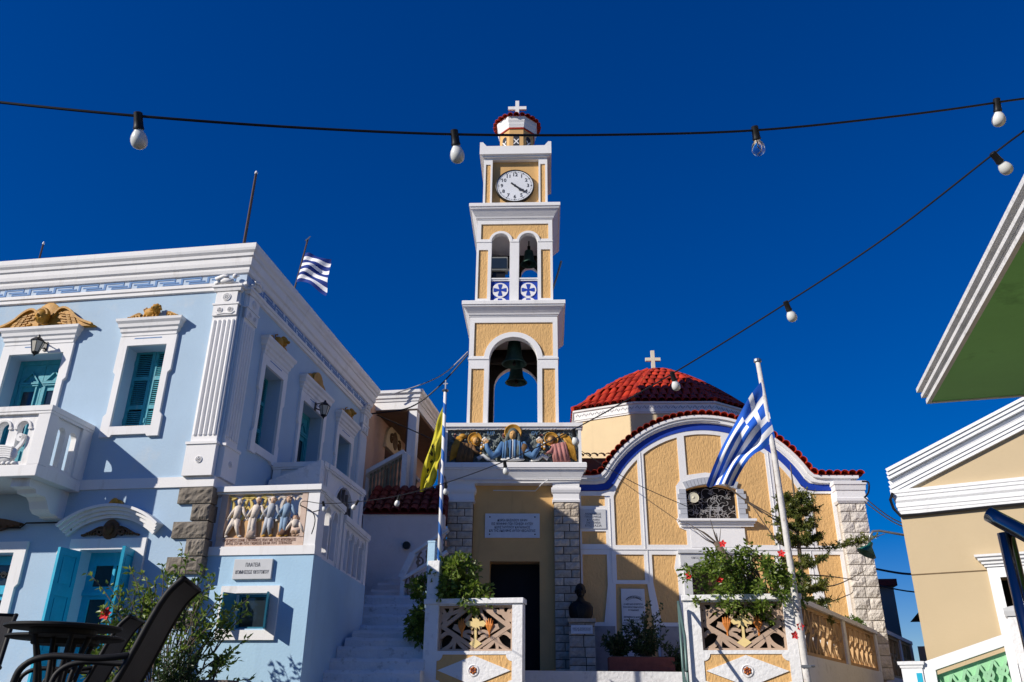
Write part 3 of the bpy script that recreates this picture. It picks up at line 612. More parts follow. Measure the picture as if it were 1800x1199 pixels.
def dancer(cx, h, mats, lean, skirt, step):
    """one continuous relief figure, feet on the ground line"""
    z = 2.69; g = G(); y = .02; H = h
    hip = (cx, z + .47 * H); sh = (cx + lean, z + .78 * H); hd = (cx + lean * 1.15, z + .92 * H)
    for s, fx in ((-1, -step), (1, step * .6)):
        g.tube([(hip[0] + s * .02, y, hip[1]), (hip[0] + fx * .55, y - .02, z + .25 * H), (hip[0] + fx, y, z + .02)], [.045, .034, .022], 7, mi=2)
        g.ball((hip[0] + fx + .02, y - .01, z + .015), .035, .02, .018, 7, 5, mi=3)
    if skirt: g.lathe([(.085, 0), (.075, .1), (.05, skirt - .02), (.045, skirt)], (cx + .0, y, z + .47 * H + .02 - skirt), 10, mi=1, sy=.5)
    else: g.ball((cx, y, hip[1]), .06, .035, .055, 8, 6, mi=1)
    g.tube([(hip[0], y, hip[1]), ((hip[0] + sh[0]) / 2, y - .005, (hip[1] + sh[1]) / 2), (sh[0], y - .005, sh[1]), (sh[0], y, sh[1] + .03)], [.05, .055, .062, .03], 9, mi=0)
    for s in (-1, 1):
        g.tube([(sh[0] + s * .05, y, sh[1]), (sh[0] + s * .10, y - .02, sh[1] - .09), (sh[0] + s * .15, y - .01, sh[1] - .17)], [.026, .022, .016], 7, mi=0)
        g.ball((sh[0] + s * .155, y - .01, sh[1] - .18), .02, .016, .02, 6, 5, mi=2)
    g.tube([(sh[0], y, sh[1] + .02), (hd[0], y, hd[1] - .03)], .022, 7, mi=4)
    g.ball((hd[0], y - .01, hd[1]), .038, .035, .048, 10, 8, mi=4); g.ball((hd[0] - .006, y, hd[1] + .018), .042, .038, .04, 10, 6, mi=5); g.ball((hd[0] + .03, y - .03, hd[1] - .005), .012, .012, .012, 6, 4, mi=4)
    return g.build('dancer_figure', mats, rel, True)
dancer(-1.27, .56, [PALE, PALE, PALE, PALE, PALE, PALE], .03, .12, .13)
dancer(-1.00, .58, [PALE, TERRA, PALE, PALE, FLESH, PALE], .05, .30, .05)
dancer(-.75, .58, [RGREY, RGREY, RGREY, BOOT, FLESH, PALE], .03, .17, .07)
dancer(-.51, .58, [RBLUE, RBROWN, RBLUE, BOOT, FLESH, RBROWN], .03, .27, .05)
dancer(-.32, .28, [PALE, TERRA, FLESH, FLESH, FLESH, RBROWN], -.02, .1, .04)
text('inscription', 'ΠΡΟΓΟΝΟΥΣ ΕΧΑΝΕ ΣΥΝΤΡΑΝΟΥΣ ΠΟΛΥ ΜΗ ΤΟΥΣ ΝΤΡΟΠΙΑΣΕΙΣ\nΧΡΕΟΣ ΣΟΥ ΝΑ ΤΟΥΣ ΓΝΩΡΙΣΕΙΣ ΚΑΙ ΝΑ ΤΟΥΣ ΞΕΠΕΡΑΣΕΙΣ', RBROWN, rel, (-.86, .008, 2.62), .055, 1.12, space=.85)

def side_balustrade(parent, s0, s1, zt, nar, name, z0=2.43, ang=95.5, o=(0, 0, 0), m=WHITE, rail=.085):
    """a run of arched panel with handrail; local x runs along the wall"""
    g = G(); p = .16
    n = nar; w = (s1 - s0 - 2 * p) / n; hw_ = w * .30
    hol = [arched(s0 + p + w * (k + .5) - hw_, s0 + p + w * (k + .5) + hw_, z0 + .08, zt - rail - .10 - hw_) for k in range(n)]
    g.plate(rect(s0, s1, z0, zt - rail), .03, .13, hol)
    for k in range(n):
        cx = s0 + p + w * (k + .5); g.ribbon(arc(cx, zt - rail - .10 - hw_, hw_ + .015, 0, 180, 10), .022, .012, .03)
        for s in (-1, 1): g.box(cx + s * w * .5 - .015, cx + s * w * .5 + .015, .016, .029, z0 + .06, zt - rail - .12 - hw_)
    g.box(s0, s0 + p - .01, .0, .15, z0, zt - rail); g.box(s1 - p + .01, s1, .0, .15, z0, zt - rail)
    g.box(s0 - .02, s1 + .02, -.035, .18, zt - rail + .001, zt); g.box(s0 - .01, s1 + .01, -.018, .165, zt - rail - .03, zt - rail)
    ob = g.build(name, m, parent); ob.location = o; ob.rotation_euler = (0, 0, rad(ang)); return ob
side_balustrade(terr, .20, 1.40, 3.42, 2, 'balustrade'); side_balustrade(terr, 1.50, 3.28, 3.31, 4, 'balustrade', z0=2.40)
# upper landing of the house's outside stair
land = thing('stair_landing', 'white landing with pierced parapet by the side door of the blue house', 'landing', (HX, HY, 0), HYAW)
part(land, 'slab', WHITE, (0.031, .97, 1.86, 4.10, 3.30, 3.46)); part(land, 'support_wall', LIME, (.031, .82, 2.0, 4.0, 2.2, 3.299))
side_balustrade(land, 0, .93, 4.30, 3, 'parapet', z0=3.461, ang=0, o=(.032, 1.87, 0))
ob = side_balustrade(land, .16, 2.1, 4.30, 1, 'parapet', z0=3.461, ang=90, o=(.97, 1.88, 0))
g = G()
for k in range(7):
    cx = .42 + .19 * k; g.ribbon(bez((cx, 3.55), (cx + .15, 3.75), (cx - .1, 3.9), (cx + .06, 4.15), 8), .035, .05 + .001 * k, .11); g.ball((cx + .06, .07, 3.85), .05, .03, .06, 7, 5)
g.build('scroll_relief', mat('dark_stone_relief', (.16, .14, .13), .9, .3, 6), ob)
g = G(); g.plate([(.0, 3.0), (.9, 3.6), (.9, 4.285), (.0, 3.95)], -.16, -.001)
o = g.build('stair_side', LIME, land); o.location = (.06, 1.86, 0)

# ------------------------------------------------------------------ stairs between the terrace and the church parapet
SPECK = mat('speckled_whitewash', (.70, .70, .71), .9, .1, 2, .5, 20, dirt=(.16, .15, .14), dscale=9, damt=.75, bdist=.02)
st = thing('stone_stair', 'worn whitewashed steps climbing beside the sky blue terrace', 'stairs', (-2.0, 12.9, 0), 5)
zz = [.10, .27, .44, .61, .78, .955, 1.13, 1.31, 1.47, 1.60]; rs = random.Random(4)
def step(parent, x0, x1, y0, y1, z0, z1, m):
    n = 9; g = G(); top = []; 
    for i in range(n + 1):
        x = x0 + (x1 - x0) * i / n; j = rs.uniform(-.012, .012); k = rs.uniform(-.012, .012)
        top += [(x, y0 + j, z0), (x, y0 - .01 + j, z1 - .05 + k), (x, y0 + .02 + j, z1 + k), (x, y1, z1 + k * .3), (x, y1, z0)]
    fs = [(i * 5 + q, (i + 1) * 5 + q, (i + 1) * 5 + (q + 1) % 5, i * 5 + (q + 1) % 5) for i in range(n) for q in range(5)] + [(0, 1, 2, 3, 4), tuple(n * 5 + q for q in (4, 3, 2, 1, 0))]
    g.add(top, fs); g.build('step', m, parent)
for i, z in enumerate(zz):
    y = -1.5 + .3 * i; step(st, -.78 + (.03 * max(0, i - 5)), .72, y, y + (.34 if i < 9 else 1.2), zz[i - 1] - .04 if i else 0, z, SPECK)
up = thing('stone_stair', 'shaded flight of steps rising to the pink wall behind', 'stairs', (-2.1, 15.0, 0), 4)
for i in range(4): step(up, -.72, .55, .38 * i, .38 * i + (.42 if i < 3 else .9), 1.4, 1.76 + .215 * i, SPECK)
for i in range(3): step(up, -.75 + .05 * i, .45, 1.75 + .3 * i, 1.75 + .3 * i + (.33 if i < 2 else .8), 2.2, 2.58 + .165 * i, PINKW)
sw_ = thing('plaster_wall', 'pale pink plastered wall behind the steps', 'wall', (-2.2, 17.55, 0), 2)
part(sw_, 'wall', PINKW, (-.95, .80, 0, .25, 0, 4.22)); part(sw_, 'coping', LIME, (-.97, .80, -.02, .27, 4.221, 4.26))
t = thing('wall_spotlight', 'small round black spotlight fixed to the pale pink wall', 'lamp', (-2.17, 17.55, 3.57), 2)
g = G(); g.lathe([(.07, 0), (.085, -.05), (.08, -.1), (.05, -.1)], (0, 0, 0), 14, 'y'); g.build('body', BLACK, t); g = G(); g.lathe([(.05, -.095), (.05, -.098)], (0, 0, 0), 14, 'y'); g.build('lens', GLASS, t)

# barrel tile mesh shared by every tiled roof
def tile_mesh(name, w=.2, L=.36, t=.012, m=None, n=6, taper=.88):
    g = G(); vs = []
    for y, s in ((0, 1.0), (L, taper)):
        for rr in (w / 2, w / 2 - t):
            for i in range(n + 1):
                a = PI * i / n; vs.append((math.cos(a) * rr * s, y, math.sin(a) * rr * s * .8))
    k = n + 1; fs = []
    for i in range(n):
        fs += [(i, i + 1, 2 * k + i + 1, 2 * k + i), (k + i + 1, k + i, 3 * k + i, 3 * k + i + 1), (i + 1, i, k + i, k + i + 1), (2 * k + i, 2 * k + i + 1, 3 * k + i + 1, 3 * k + i)]
    fs += [(0, 2 * k, 3 * k, k), (n, k + n, 3 * k + n, 2 * k + n)]
    g.add(vs, fs); return g.mesh(name, m or TILE, 50)
TM = tile_mesh('roof_tile')
TMB = tile_mesh('roof_tile_big', .24, .42)
SHADET = randomize(mat('shade_darkened_tile', (0.17, 0.014, 0.009), 0.65, 0.35, 5, 0.3, 30), 0.35)  # red tile darkened: the lean-to's shade is put into the base colour
TMSH = tile_mesh('roof_tile_shaded', m=SHADET)
lr = thing('lean_to_roof', 'small dark red tiled lean-to roof above the pink stair wall', 'roof', (-2.2, 17.5, 4.26), 2)
sl_ = math.atan2(.85, 1.25)
g = G(); g.add([(-.95, 0, 0), (.80, 0, 0), (-.95, 1.25, .85), (.80, 1.25, .85), (-.95, 0, -.03), (.80, 0, -.03), (-.95, 1.25, -.03), (.80, 1.25, -.03)], [(0, 1, 3, 2), (4, 6, 7, 5), (0, 4, 5, 1), (2, 3, 7, 6), (0, 2, 6, 4), (1, 5, 7, 3)]); g.build('roof_deck', SHADET, lr)
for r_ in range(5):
    for c_ in range(9): put('roof_tile', TMSH, lr, (-.87 + .2 * c_, -.06 + .27 * r_ * math.cos(sl_), .02 + .27 * r_ * math.sin(sl_) + .006 * rs.random()), (sl_ - .05, 0, rs.uniform(-.04, .04)))
# sloping pierced parapet beside the upper steps
sp = thing('stair_parapet', 'sloping white parapet with brown scroll panel in front of the pink wall', 'parapet', (-1.68, 16.6, 0), 3)
g = G(); g.ribbon([(-.45, 2.78), (-.24, 3.26)], .13, -.05, .15); g.ribbon([(-.25, 3.26), (.44, 3.74)], .055, -.04, .14); g.ribbon([(-.46, 2.74), (.44, 3.30)], .06, -.03, .13); g.box(-.46, -.38, -.02, .12, 2.2, 2.72); g.build('rails', LIME, sp)
g = G()
for k in range(4):
    cx = -.12 + .17 * k; cz = 3.10 + .115 * k; g.ribbon(spiral(cx, cz, .02, .1, 40 + 90 * (k % 2), 480, 16), .03, .03 + .002 * k, .08); g.ribbon(bez((cx - .06, cz - .16), (cx + .05, cz - .1), (cx - .1, cz + .1), (cx + .04, cz + .2), 8), .03, .035 + .001 * k, .075)
g.build('scroll_panel', mat('brown_scroll', (.27, .19, .13), .85, .2, 6), sp)
g = G()
for k in range(5):
    for s in (-1, 1): g.ribbon([(-.32 + .09 * k, 2.25), (-.32 + .09 * k + s * .1, 2.55), (-.32 + .09 * k, 2.85)], .025, .03 + .003 * s + .001 * k, .08)
g.build('lattice_panel', MATS['brown_scroll'], sp)

# ------------------------------------------------------------------ pink house with porch behind
pk = thing('pink_house', 'pink house with white-corniced porch behind the blue house', 'house', (HX, HY, 0), HYAW)
g = G(); g.plate(rect(6.62, 13, 0, 7.25), -.05, -.4, [rect(8.2, 9.35, 4.62, 6.45)], ax='x'); g.box(-6, -.051, 12.6, 13, 0, 7.25); g.build('wall', SALMON, pk)
part(pk, 'door', mat('dark_door', (.05, .05, .055), .5, .2, 5), (-.30, -.25, 8.2, 9.35, 4.62, 6.45)); 
g = G(); g.plate(arched(8.05, 9.5, 6.5, 6.62, 16, rz=.55), -.049, .02, ax='x'); g.box(-.049, .05, 8.0, 9.55, 6.45, 6.52); g.build('door_pediment', CREAM, pk)
g = G(); g.ball((.02, 8.78, 6.82), .04, .22, .24, 10, 8)
for s in (-1, 1): g.ribbon([(8.78 + s * p[0], 6.78 + p[1]) for p in spiral(.33, 0, .03, .14, 0, 480, 14)], .04, .02, .06, ax='x')
g.build('pediment_relief', BROWN, pk, 40)
part(pk, 'porch_floor', PINKW, (-.05, 1.02, 7.25, 12.6, 4.42, 4.62)); part(pk, 'porch_ceiling', SOFFIT, (-.05, .98, 7.28, 12.6, 7.10, 7.14))
for y in (7.25, 10.6): part(pk, 'pillar', WHITE, (.76, 1.0, y, y + .25, 4.62, 7.10))
part(pk, 'porch_beam', WHITE, (-.30, 1.02, 7.22, 7.50, 7.141, 7.34), (.74, 1.02, 7.501, 12.6, 7.141, 7.34))
g = G(); g.sweep([(-.3, 7.22), (1.02, 7.22), (1.02, 12.9)], [(-.3, 7.34), (.02, 7.341), (.03, 7.40), (.06, 7.42), (.07, 7.49), (.12, 7.53), (.13, 7.60), (-.3, 7.62)]); g.build('cornice', WHITE, pk)
part(pk, 'roof_slab', WHITE, (-.5, .9, 7.4, 12.8, 7.35, 7.6))
g = G(); g.tube([(.78, 7.24, 7.1), (.78, 7.24, 4.9)], .018, 6); g.build('corner_pipe', mat('rusty_iron', (.07, .045, .04), .7, .3, 8), pk)
sb = part(pk, 'porch_stair_side', PINKW); sb.data = G().plate([(-.18, 3.6), (.86, 4.2), (.86, 5.18), (-.12, 4.72)], 6.95, 7.20).mesh('porch_stair_side', PINKW)
g = G(); g.ribbon([(-.16, 5.36), (-.02, 5.52), (.84, 5.98)], .09, 6.90, 7.24); g.box(.80, .92, 6.92, 7.22, 4.6, 5.93); g.box(-.14, -.04, 6.93, 7.22, 4.7, 5.40); g.box(.82, .92, 7.24, 8.2, 5.55, 5.63); g.build('porch_handrail', LIME, pk)
OLIVE = mat('olive_baluster_paint', (.24, .23, .16), .8, .2, 6)
bme = G().lathe([(.03, 0), (.03, .04), (.018, .08), (.035, .2), (.018, .34), (.032, .48), (.018, .6), (.03, .66), (.03, .72)], n=8).mesh('baluster', OLIVE, 40)
for k in range(9):
    x = .03 + .085 * k; put('baluster', bme, pk, (x, 7.07, 4.76 + .54 * (x + .12) * .86))
for k in range(6): put('baluster', bme, pk, (.87, 7.32 + .13 * k, 4.82))
wb = thing('white_house', 'white house wall with layered cornice far behind the yellow flag', 'house', (HX, HY, 0), HYAW)
part(wb, 'wall', WHITE, (.9, 2.6, 13.2, 16, 0, 7.2)); g = G(); g.sweep([(.9, 16), (.9, 13.2), (2.6, 13.2), (2.6, 16)], [(-.1, 7.2), (.03, 7.2), (.04, 7.3), (.1, 7.34), (.12, 7.45), (.18, 7.5), (.18, 7.6), (-.1, 7.6)]); g.build('cornice', WHITE, wb)
# ------------------------------------------------------------------ church terrace
CX_, CY_, CYAW = 0.1038, 18.0, 2.5
CR = Matrix.Translation((CX_, CY_, 0)) @ Matrix.Rotation(rad(-CYAW), 4, 'Z')
def cw(x, y, z): return tuple(CR @ Vector((x, y, z)))
g = G(); g.plate([(-1.32, 15.25), (3.3, 15.05), (4.05, 12.5), (7.75, 18.2), (9.4, 31), (-1.32, 31)], 0, 1.06, ax='z')
struct(g.build('church_terrace', LIME))

# ------------------------------------------------------------------ bell tower
tw = thing('bell_tower', 'tall white and ochre clock tower with bells above the church portal', 'tower', (CX_, CY_, 0), CYAW)
TCX, TCY = -.083, 1.3825
INDARK = mat('dark_inner_plaster', (.035, .028, .022), .95, .3, 4)  # near-black colour for the inner faces of the tower stages
def stage(a, z0, z1, whole, yel, back, name):
    """four framed faces round the tower axis: white frame plate with recessed ochre panels behind it"""
    for k in range(4):
        b = a if k % 2 == 0 else a - .0303
        g = G(); g.plate(rect(-b, b, z0, z1), -a, -a + .03, whole); f = g.build('frame', TOWERW, tw)
        f.location = (TCX, TCY, 0); f.rotation_euler = (0, 0, PI / 2 * k)
        c = a - .0303 if k % 2 == 0 else a - back
        g = G(); g.plate(rect(-c, c, z0, z1), -a + .0303, -a + back - .06, yel); p = g.build('stucco_wall', YEL, tw)
        g = G(); g.plate(rect(-(a - back + .0), a - back, z0, z1), -a + back - .0598, -a + back, yel); q_ = g.build('inner_wall', INDARK, tw); q_.location = (TCX, TCY, 0); q_.rotation_euler = (0, 0, PI / 2 * k)
        p.location = (TCX, TCY, 0); p.rotation_euler = (0, 0, PI / 2 * k)
        g = G()
        for op in yel:      # white lining of the opening
            n = len(op)
            for i in range(n):
                p0, p1 = op[i], op[(i + 1) % n]
                if abs(p0[1] - p1[1]) < 1e-4 and p0[1] < z0 + .05: continue
                cx = sum(q[0] for q in op) / n; cz = sum(q[1] for q in op) / n
                def inn(q): v = Vector((cx - q[0], cz - q[1])); v.normalize(); return (q[0] + v[0] * .008, q[1] + v[1] * .008)
                q0, q1 = inn(p0), inn(p1)
                g.add([(p0[0], -a + .001, p0[1]), (p1[0], -a + .001, p1[1]), (q0[0], -a + .001, q0[1]), (q1[0], -a + .001, q1[1]),
                       (p0[0], -a + back + .004, p0[1]), (p1[0], -a + back + .004, p1[1]), (q0[0], -a + back + .004, q0[1]), (q1[0], -a + back + .004, q1[1])],
                      [(0, 1, 3, 2), (4, 6, 7, 5), (2, 3, 7, 6), (0, 4, 5, 1)])
        if g.v:
            r_ = g.build('reveal', TOWERW, tw); r_.location = f.location; r_.rotation_euler = f.rotation_euler
def square(h): return [(TCX - h, TCY - h), (TCX + h, TCY - h), (TCX + h, TCY + h), (TCX - h, TCY + h)]
A1, A2, A3 = 1.0825, .985, .87
arch1 = arched(-.59, .59, 5.6, 8.2, 20)
sp1 = [(-.965, 8.28)] + arc(0, 8.2, .715, 180 - 6.4, 6.4, 20) + [(.965, 8.28), (.965, 9.18), (-.965, 9.18)]
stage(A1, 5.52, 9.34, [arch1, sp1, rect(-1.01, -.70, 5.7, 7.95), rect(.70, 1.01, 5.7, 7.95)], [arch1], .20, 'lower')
g = G()
for k in range(4):
    M = Matrix.Translation((TCX, TCY, 0)) @ Matrix.Rotation(PI / 2 * k, 4, 'Z'); h = G()
    h.box(-A1 - .018, -.585, -A1 - .018, -A1 - .0005, 8.19, 8.235); h.box(.585, A1 + .0175, -A1 - .018, -A1 - .0005, 8.19, 8.235)
    h.ribbon(arc(0, 8.2, .652, 180, 0, 20), .13, -A1 - .012, -A1 + .002); h.xf(M); g.add(h.v, h.f)
g.build('impost_moulding', TOWERW, tw)
c1 = [(-.1, 9.34), (.015, 9.342), (.015, 9.37), (.04, 9.38), (.055, 9.42), (.15, 9.54), (.175, 9.555), (.175, 9.585), (.20, 9.60), (.20, 9.69), (.19, 9.705), (-.1, 9.72)]
g = G(); g.sweep(square(A1), c1, True); g.box(TCX - A1 + .05, TCX + A1 - .05, TCY - A1 + .05, TCY + A1 - .05, 9.3, 9.715); g.build('cornice', TOWERW, tw)
m1, m2 = arched(-.60, -.115, 9.75, 11.575, 14), arched(.115, .60, 9.75, 11.575, 14)
t2 = [(-.88, 11.64)] + arc(-.3575, 11.575, .305, 168, 12, 12) + arc(.3575, 11.575, .305, 168, 12, 12) + [(.88, 11.64), (.88, 12.10), (-.88, 12.10)]
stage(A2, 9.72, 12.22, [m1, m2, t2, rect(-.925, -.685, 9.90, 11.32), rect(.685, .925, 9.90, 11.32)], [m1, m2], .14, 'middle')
g = G()
for k in range(4):
    M = Matrix.Translation((TCX, TCY, 0)) @ Matrix.Rotation(PI / 2 * k, 4, 'Z'); h = G()
    for a, b in ((-A2 - .014, -.60), (-.115, .115), (.60, A2 + .0135)): h.box(a, b, -A2 - .014, -A2 - .0005, 11.545, 11.58)
    for s in (-1, 1): h.ribbon(arc(s * .3575, 11.575, .274, 180, 0, 14), .065, -A2 - .01 - .001 * s, -A2 + .002)
    h.xf(M); g.add(h.v, h.f)
g.build('impost_moulding', TOWERW, tw)
c2 = [(-.1, 12.22), (.012, 12.222), (.012, 12.25), (.035, 12.26), (.05, 12.30), (.16, 12.46), (.185, 12.475), (.185, 12.51), (.215, 12.53), (.215, 12.62), (.20, 12.635), (-.1, 12.65)]
g = G(); g.sweep(square(A2), c2, True); g.box(TCX - A2 + .05, TCX + A2 - .05, TCY - A2 + .05, TCY + A2 - .05, 12.2, 12.645); g.build('cornice', TOWERW, tw)
# cross panels in the twin windows
for k in (0, 1, 2, 3):
    for s in (-1, 1):
        g = G(); y = -A2 + .06; xa, xb = (.122, .593)
        g.box(xa, xb, y, y + .05, 9.74, 10.42, 1)
        ob = g.build('cross_panel', [TOWERW, ROYAL], tw); ob.location = (TCX + 0, TCY, 0); ob.rotation_euler = (0, 0, PI / 2 * k)
        if s < 0: ob.data.transform(Matrix.Translation((-.715, 0, 0)))
        dx = 0 if s > 0 else -.715
        if k == 0:
            g = G()
            for i, zc in enumerate((10.16, 9.75)):
                g.lathe([(.205, 0), (.205, -.02), (.001, -.02)], (xa + .2355 + dx, y, zc), 24, 'y')
            g.build('disc', TOWERW, ob)
            g = G()
            for zc in (10.16, 9.75):
                for a in range(4):
                    an = PI / 2 * a; c_, s_ = math.cos(an), math.sin(an)
                    pts = [(.0, -.014), (.13, -.055), (.165, -.05), (.165, .05), (.13, .055), (.0, .014)]
                    g.plate([(xa + .2355 + dx + p[0] * c_ - p[1] * s_, zc + p[0] * s_ + p[1] * c_) for p in pts], y - .026 - .0006 * a, y - .0195)
            g.build('blue_cross', ROYAL, ob)
        g = G(); g.box(xa - .005 + dx, xb + .005 + dx, y - .05, y + .06, 10.46, 10.495); g.box(xa + dx, xb + dx, y - .03, y + .06, 10.421, 10.459); g.build('sill', TOWERW, ob)
# clock stage
g = G()
wf = [rect(-.81, -.68, 12.82, 14.09), rect(.68, .81, 12.82, 14.09), rect(-.63, .63, 12.655, 14.25)]
for k in range(4):
    b = A3 if k % 2 == 0 else A3 - .1304
    h = G()
    if k % 2 == 0: h.plate(rect(-b, b, 12.65, 14.30), -A3, -A3 + .13, wf)
    else: h.plate(rect(-b, b, 12.65, 14.30), -A3, -A3 + .13, [rect(-.63, .63, 12.655, 14.25)])
    h.xf(Matrix.Translation((TCX, TCY, 0)) @ Matrix.Rotation(PI / 2 * k, 4, 'Z')); g.add(h.v, h.f)
g.build('clock_stage_frame', TOWERW, tw)
part(tw, 'clock_stage_wall', YELS, (TCX - A3 + .131, TCX + A3 - .131, TCY - A3 + .131, TCY + A3 - .131, 12.64, 14.32))
for s in (-1, 1): part(tw, 'inset_panel', YEL, (TCX + s * .745 - .066, TCX + s * .745 + .066, TCY - A3 + .025, TCY - A3 + .1305, 12.81, 14.1))
g = G(); H = .985
g.sweep(square(A3), [(-.2, 14.301), (.06, 14.302), (.06, 14.34), (.115, 14.36), (.115, 14.58), (-.2, 14.58)], True)
for sx in (-1, 1):
    for sy in (-1, 1):
        x0, x1 = sorted((TCX + sx * .985, TCX + sx * .955)); 
        g.plate([(sx * .9845 + TCX, 14.5), (sx * .9845 + TCX, 14.76), (sx * .90 + TCX, 14.76), (sx * .80 + TCX, 14.63), (sx * .80 + TCX, 14.5)], TCY + sy * .9845, TCY + sy * .82)
g.box(TCX - .86, TCX + .86, TCY - .86, TCY + .86, 14.4, 14.57)
for sy in (-1, 1): g.box(TCX - .80, TCX + .80, *sorted((TCY + sy * .984, TCY + sy * .85)), 14.5, 14.63)
for sx in (-1, 1): g.box(*sorted((TCX + sx * .984, TCX + sx * .85)), TCY - .8, TCY + .8, 14.5, 14.63)
g.build('horned_cap', TOWERW, tw)
# clock
ck = G(); CKX, CKY, CKZ = -.096, TCY - A3 + .131, 13.405
ck.lathe([(.52, 0), (.52, -.11), (.505, -.12), (.495, -.11), (.494, -.08)], (CKX, CKY, CKZ), 48, 'y'); ck = ck.build('clock', BLACK, tw, 35)
g = G(); g.lathe([(.493, -.09), (.493, -.10), (.001, -.10)], (CKX, CKY, CKZ), 48, 'y'); g.build('clock_face', mat('clock_white', (.72, .74, .77), .4, .05, 3), ck)
g = G(); yy = CKY - .101
for k in range(60):
    a = PI / 30 * k; r0, r1, w = (.425, .465, .028) if k % 5 == 0 else (.437, .458, .013)
    c_, s_ = math.sin(a), math.cos(a)
    g.ribbon([(CKX + c_ * r0, CKZ + s_ * r0), (CKX + c_ * r1, CKZ + s_ * r1)], w, yy - .004, yy)
g.build('minute_marks', INK, ck)
for k in range(1, 13):
    a = PI / 6 * k; text('numeral', str(k), INK, ck, (CKX + .355 * math.sin(a), yy - .002, CKZ + .355 * math.cos(a)), .15, bold=.008)
def hand(L, w, ang, y):
    g = G(); pts = [(-w * .5, -.13), (w * .5, -.13), (w * .35, 0), (w * .5, L * .55), (w * 1.1, L * .62), (w * .4, L * .72), (0, L), (-w * .4, L * .72), (-w * 1.1, L * .62), (-w * .5, L * .55), (-w * .35, 0)]
    c_, s_ = math.cos(-ang), math.sin(-ang)
    g.plate([(CKX + p[0] * c_ - p[1] * s_, CKZ + p[0] * s_ + p[1] * c_) for p in pts], y - .006, y); g.build('clock_hand', INK, ck)
hand(.30, .05, rad(131), yy - .012); hand(.43, .045, rad(128), yy - .024)
g = G(); g.lathe([(.03, 0), (.03, -.035)], (CKX, yy, CKZ), 12, 'y'); g.build('hub', INK, ck)
# lantern on top
g = G(); g.lathe([(.52, 0), (.52, 1.02)], (TCX, TCY, 14.575), 8, ph=PI / 8); g.build('octagon_lantern', YELS, tw)
g = G()
for k in range(8):
    a = -PI / 2 + PI / 4 * k; M = Matrix.Translation((TCX, TCY, 0)) @ Matrix.Rotation(PI / 4 * k, 4, 'Z'); h = G()
    h.plate(arched(-.085, .085, 15.0, 15.33, 8), -.483, -.4795); h.xf(M); g.add(h.v, h.f)
g.build('lantern_niche', INK, tw)
g = G()
for k in range(8):
    h = G(); h.ribbon([(-.07, 15.08), (.07, 15.25)], .03, -.489, -.484); h.ribbon([(.07, 15.08), (-.07, 15.25)], .03, -.490, -.4845); h.xf(Matrix.Translation((TCX, TCY, 0)) @ Matrix.Rotation(PI / 4 * k, 4, 'Z')); g.add(h.v, h.f)
g.build('niche_lattice', TOWERW, tw)
g = G(); g.lathe([(.53, 15.595), (.55, 15.60), (.55, 15.64), (.53, 15.645)], (TCX, TCY, 0), 8, ph=PI / 8); g.build('red_band', TILE, tw)
g = G(); g.lathe([(.50, 15.58), (.545, 15.646), (.56, 15.70), (.575, 15.74), (.585, 15.80), (.61, 15.86), (.625, 15.98), (.5, 16.0)], (TCX, TCY, 0), 8, ph=PI / 8); g.build('flared_cornice', TOWERW, tw)
g = G(); g.lathe([(.64, 16.0), (.45, 16.12), (.2, 16.24), (.02, 16.30)], (TCX, TCY, 0), 8, ph=PI / 8); lrf = g.build('lantern_roof', TILE, tw)
for k in range(24):
    a = 2 * PI * k / 24; put('roof_tile', TM, lrf, (TCX + .68 * math.cos(a), TCY + .68 * math.sin(a), 15.98), (.45, 0, a + PI / 2), (.8, .8, .8))
for k in range(14):
    a = 2 * PI * (k + .5) / 14; put('roof_tile', TM, lrf, (TCX + .42 * math.cos(a), TCY + .42 * math.sin(a), 16.12), (.4, 0, a + PI / 2), (.8, .9, .8))
g = G(); g.box(TCX - .055, TCX + .055, TCY - .04, TCY + .04, 16.42, 17.0); g.box(TCX - .27, TCX + .27, TCY - .038, TCY + .038, 16.68, 16.79); cr = g.build('cross', TOWERW, tw); 
g = G(); g.tube([(TCX + A2, TCY - .2, 10.55), (TCX + A2 + .12, TCY - .3, 10.9), (TCX + A2 + .24, TCY - .4, 11.3)], .03, 6); g.build('flag_bracket', GREYM, tw)
part(tw, 'bell_beam', mat('dark_timber', (.03, .025, .02), .8, .2, 6), (TCX - .8, TCX + .8, TCY - .55, TCY - .40, 8.95, 9.1), (TCX - .8, TCX + .8, TCY + .35, TCY + .5, 8.7, 8.85))

def bell(label, x, y, zt, r, h, group='bells in the tower'):
    t = thing('bell', label, 'bell', cw(x, y, zt), CYAW, group)
    g = G(); g.lathe([(.02, 0), (r * .35, -.01), (r * .5, -.06 * h), (r * .56, -.3 * h), (r * .62, -.6 * h), (r * .76, -.82 * h), (r, -.97 * h), (r * 1.0, -h), (r * .92, -h), (r * .7, -.8 * h), (r * .5, -.3 * h), (.02, -.15 * h)], (0, 0, 0), 24); g.build('bell_body', BRONZE, t, 50)
    g = G(); g.tube([(0, 0, -.2 * h), (0, 0, -.92 * h)], .015, 6); g.ball((0, 0, -.97 * h), .05, .05, .06, 8, 6); g.build('clapper', BUST, t)
    g = G(); g.box(-.04, .04, -.05, .05, 0, .12); g.tube([(.0, 0, .06), (.0, 0, .3)], .02, 6); g.build('hanger', BUST, t)
    return t
bell('large green bronze bell hanging in the big lower arch, front one', TCX, TCY - .47, 8.93, .315, .62)
bell('dark bronze bell hanging behind and below the front bell in the big arch', TCX + .02, TCY + .42, 8.66, .29, .50)
bell('dark bell hanging inside the right twin window of the tower', TCX + .36, TCY - .35, 11.65, .22, .42)
fl = thing('floodlight', 'grey box floodlight on the sill of the left twin window in the tower', 'floodlight', cw(TCX - .40, TCY - A2 + .03, 10.50), CYAW)
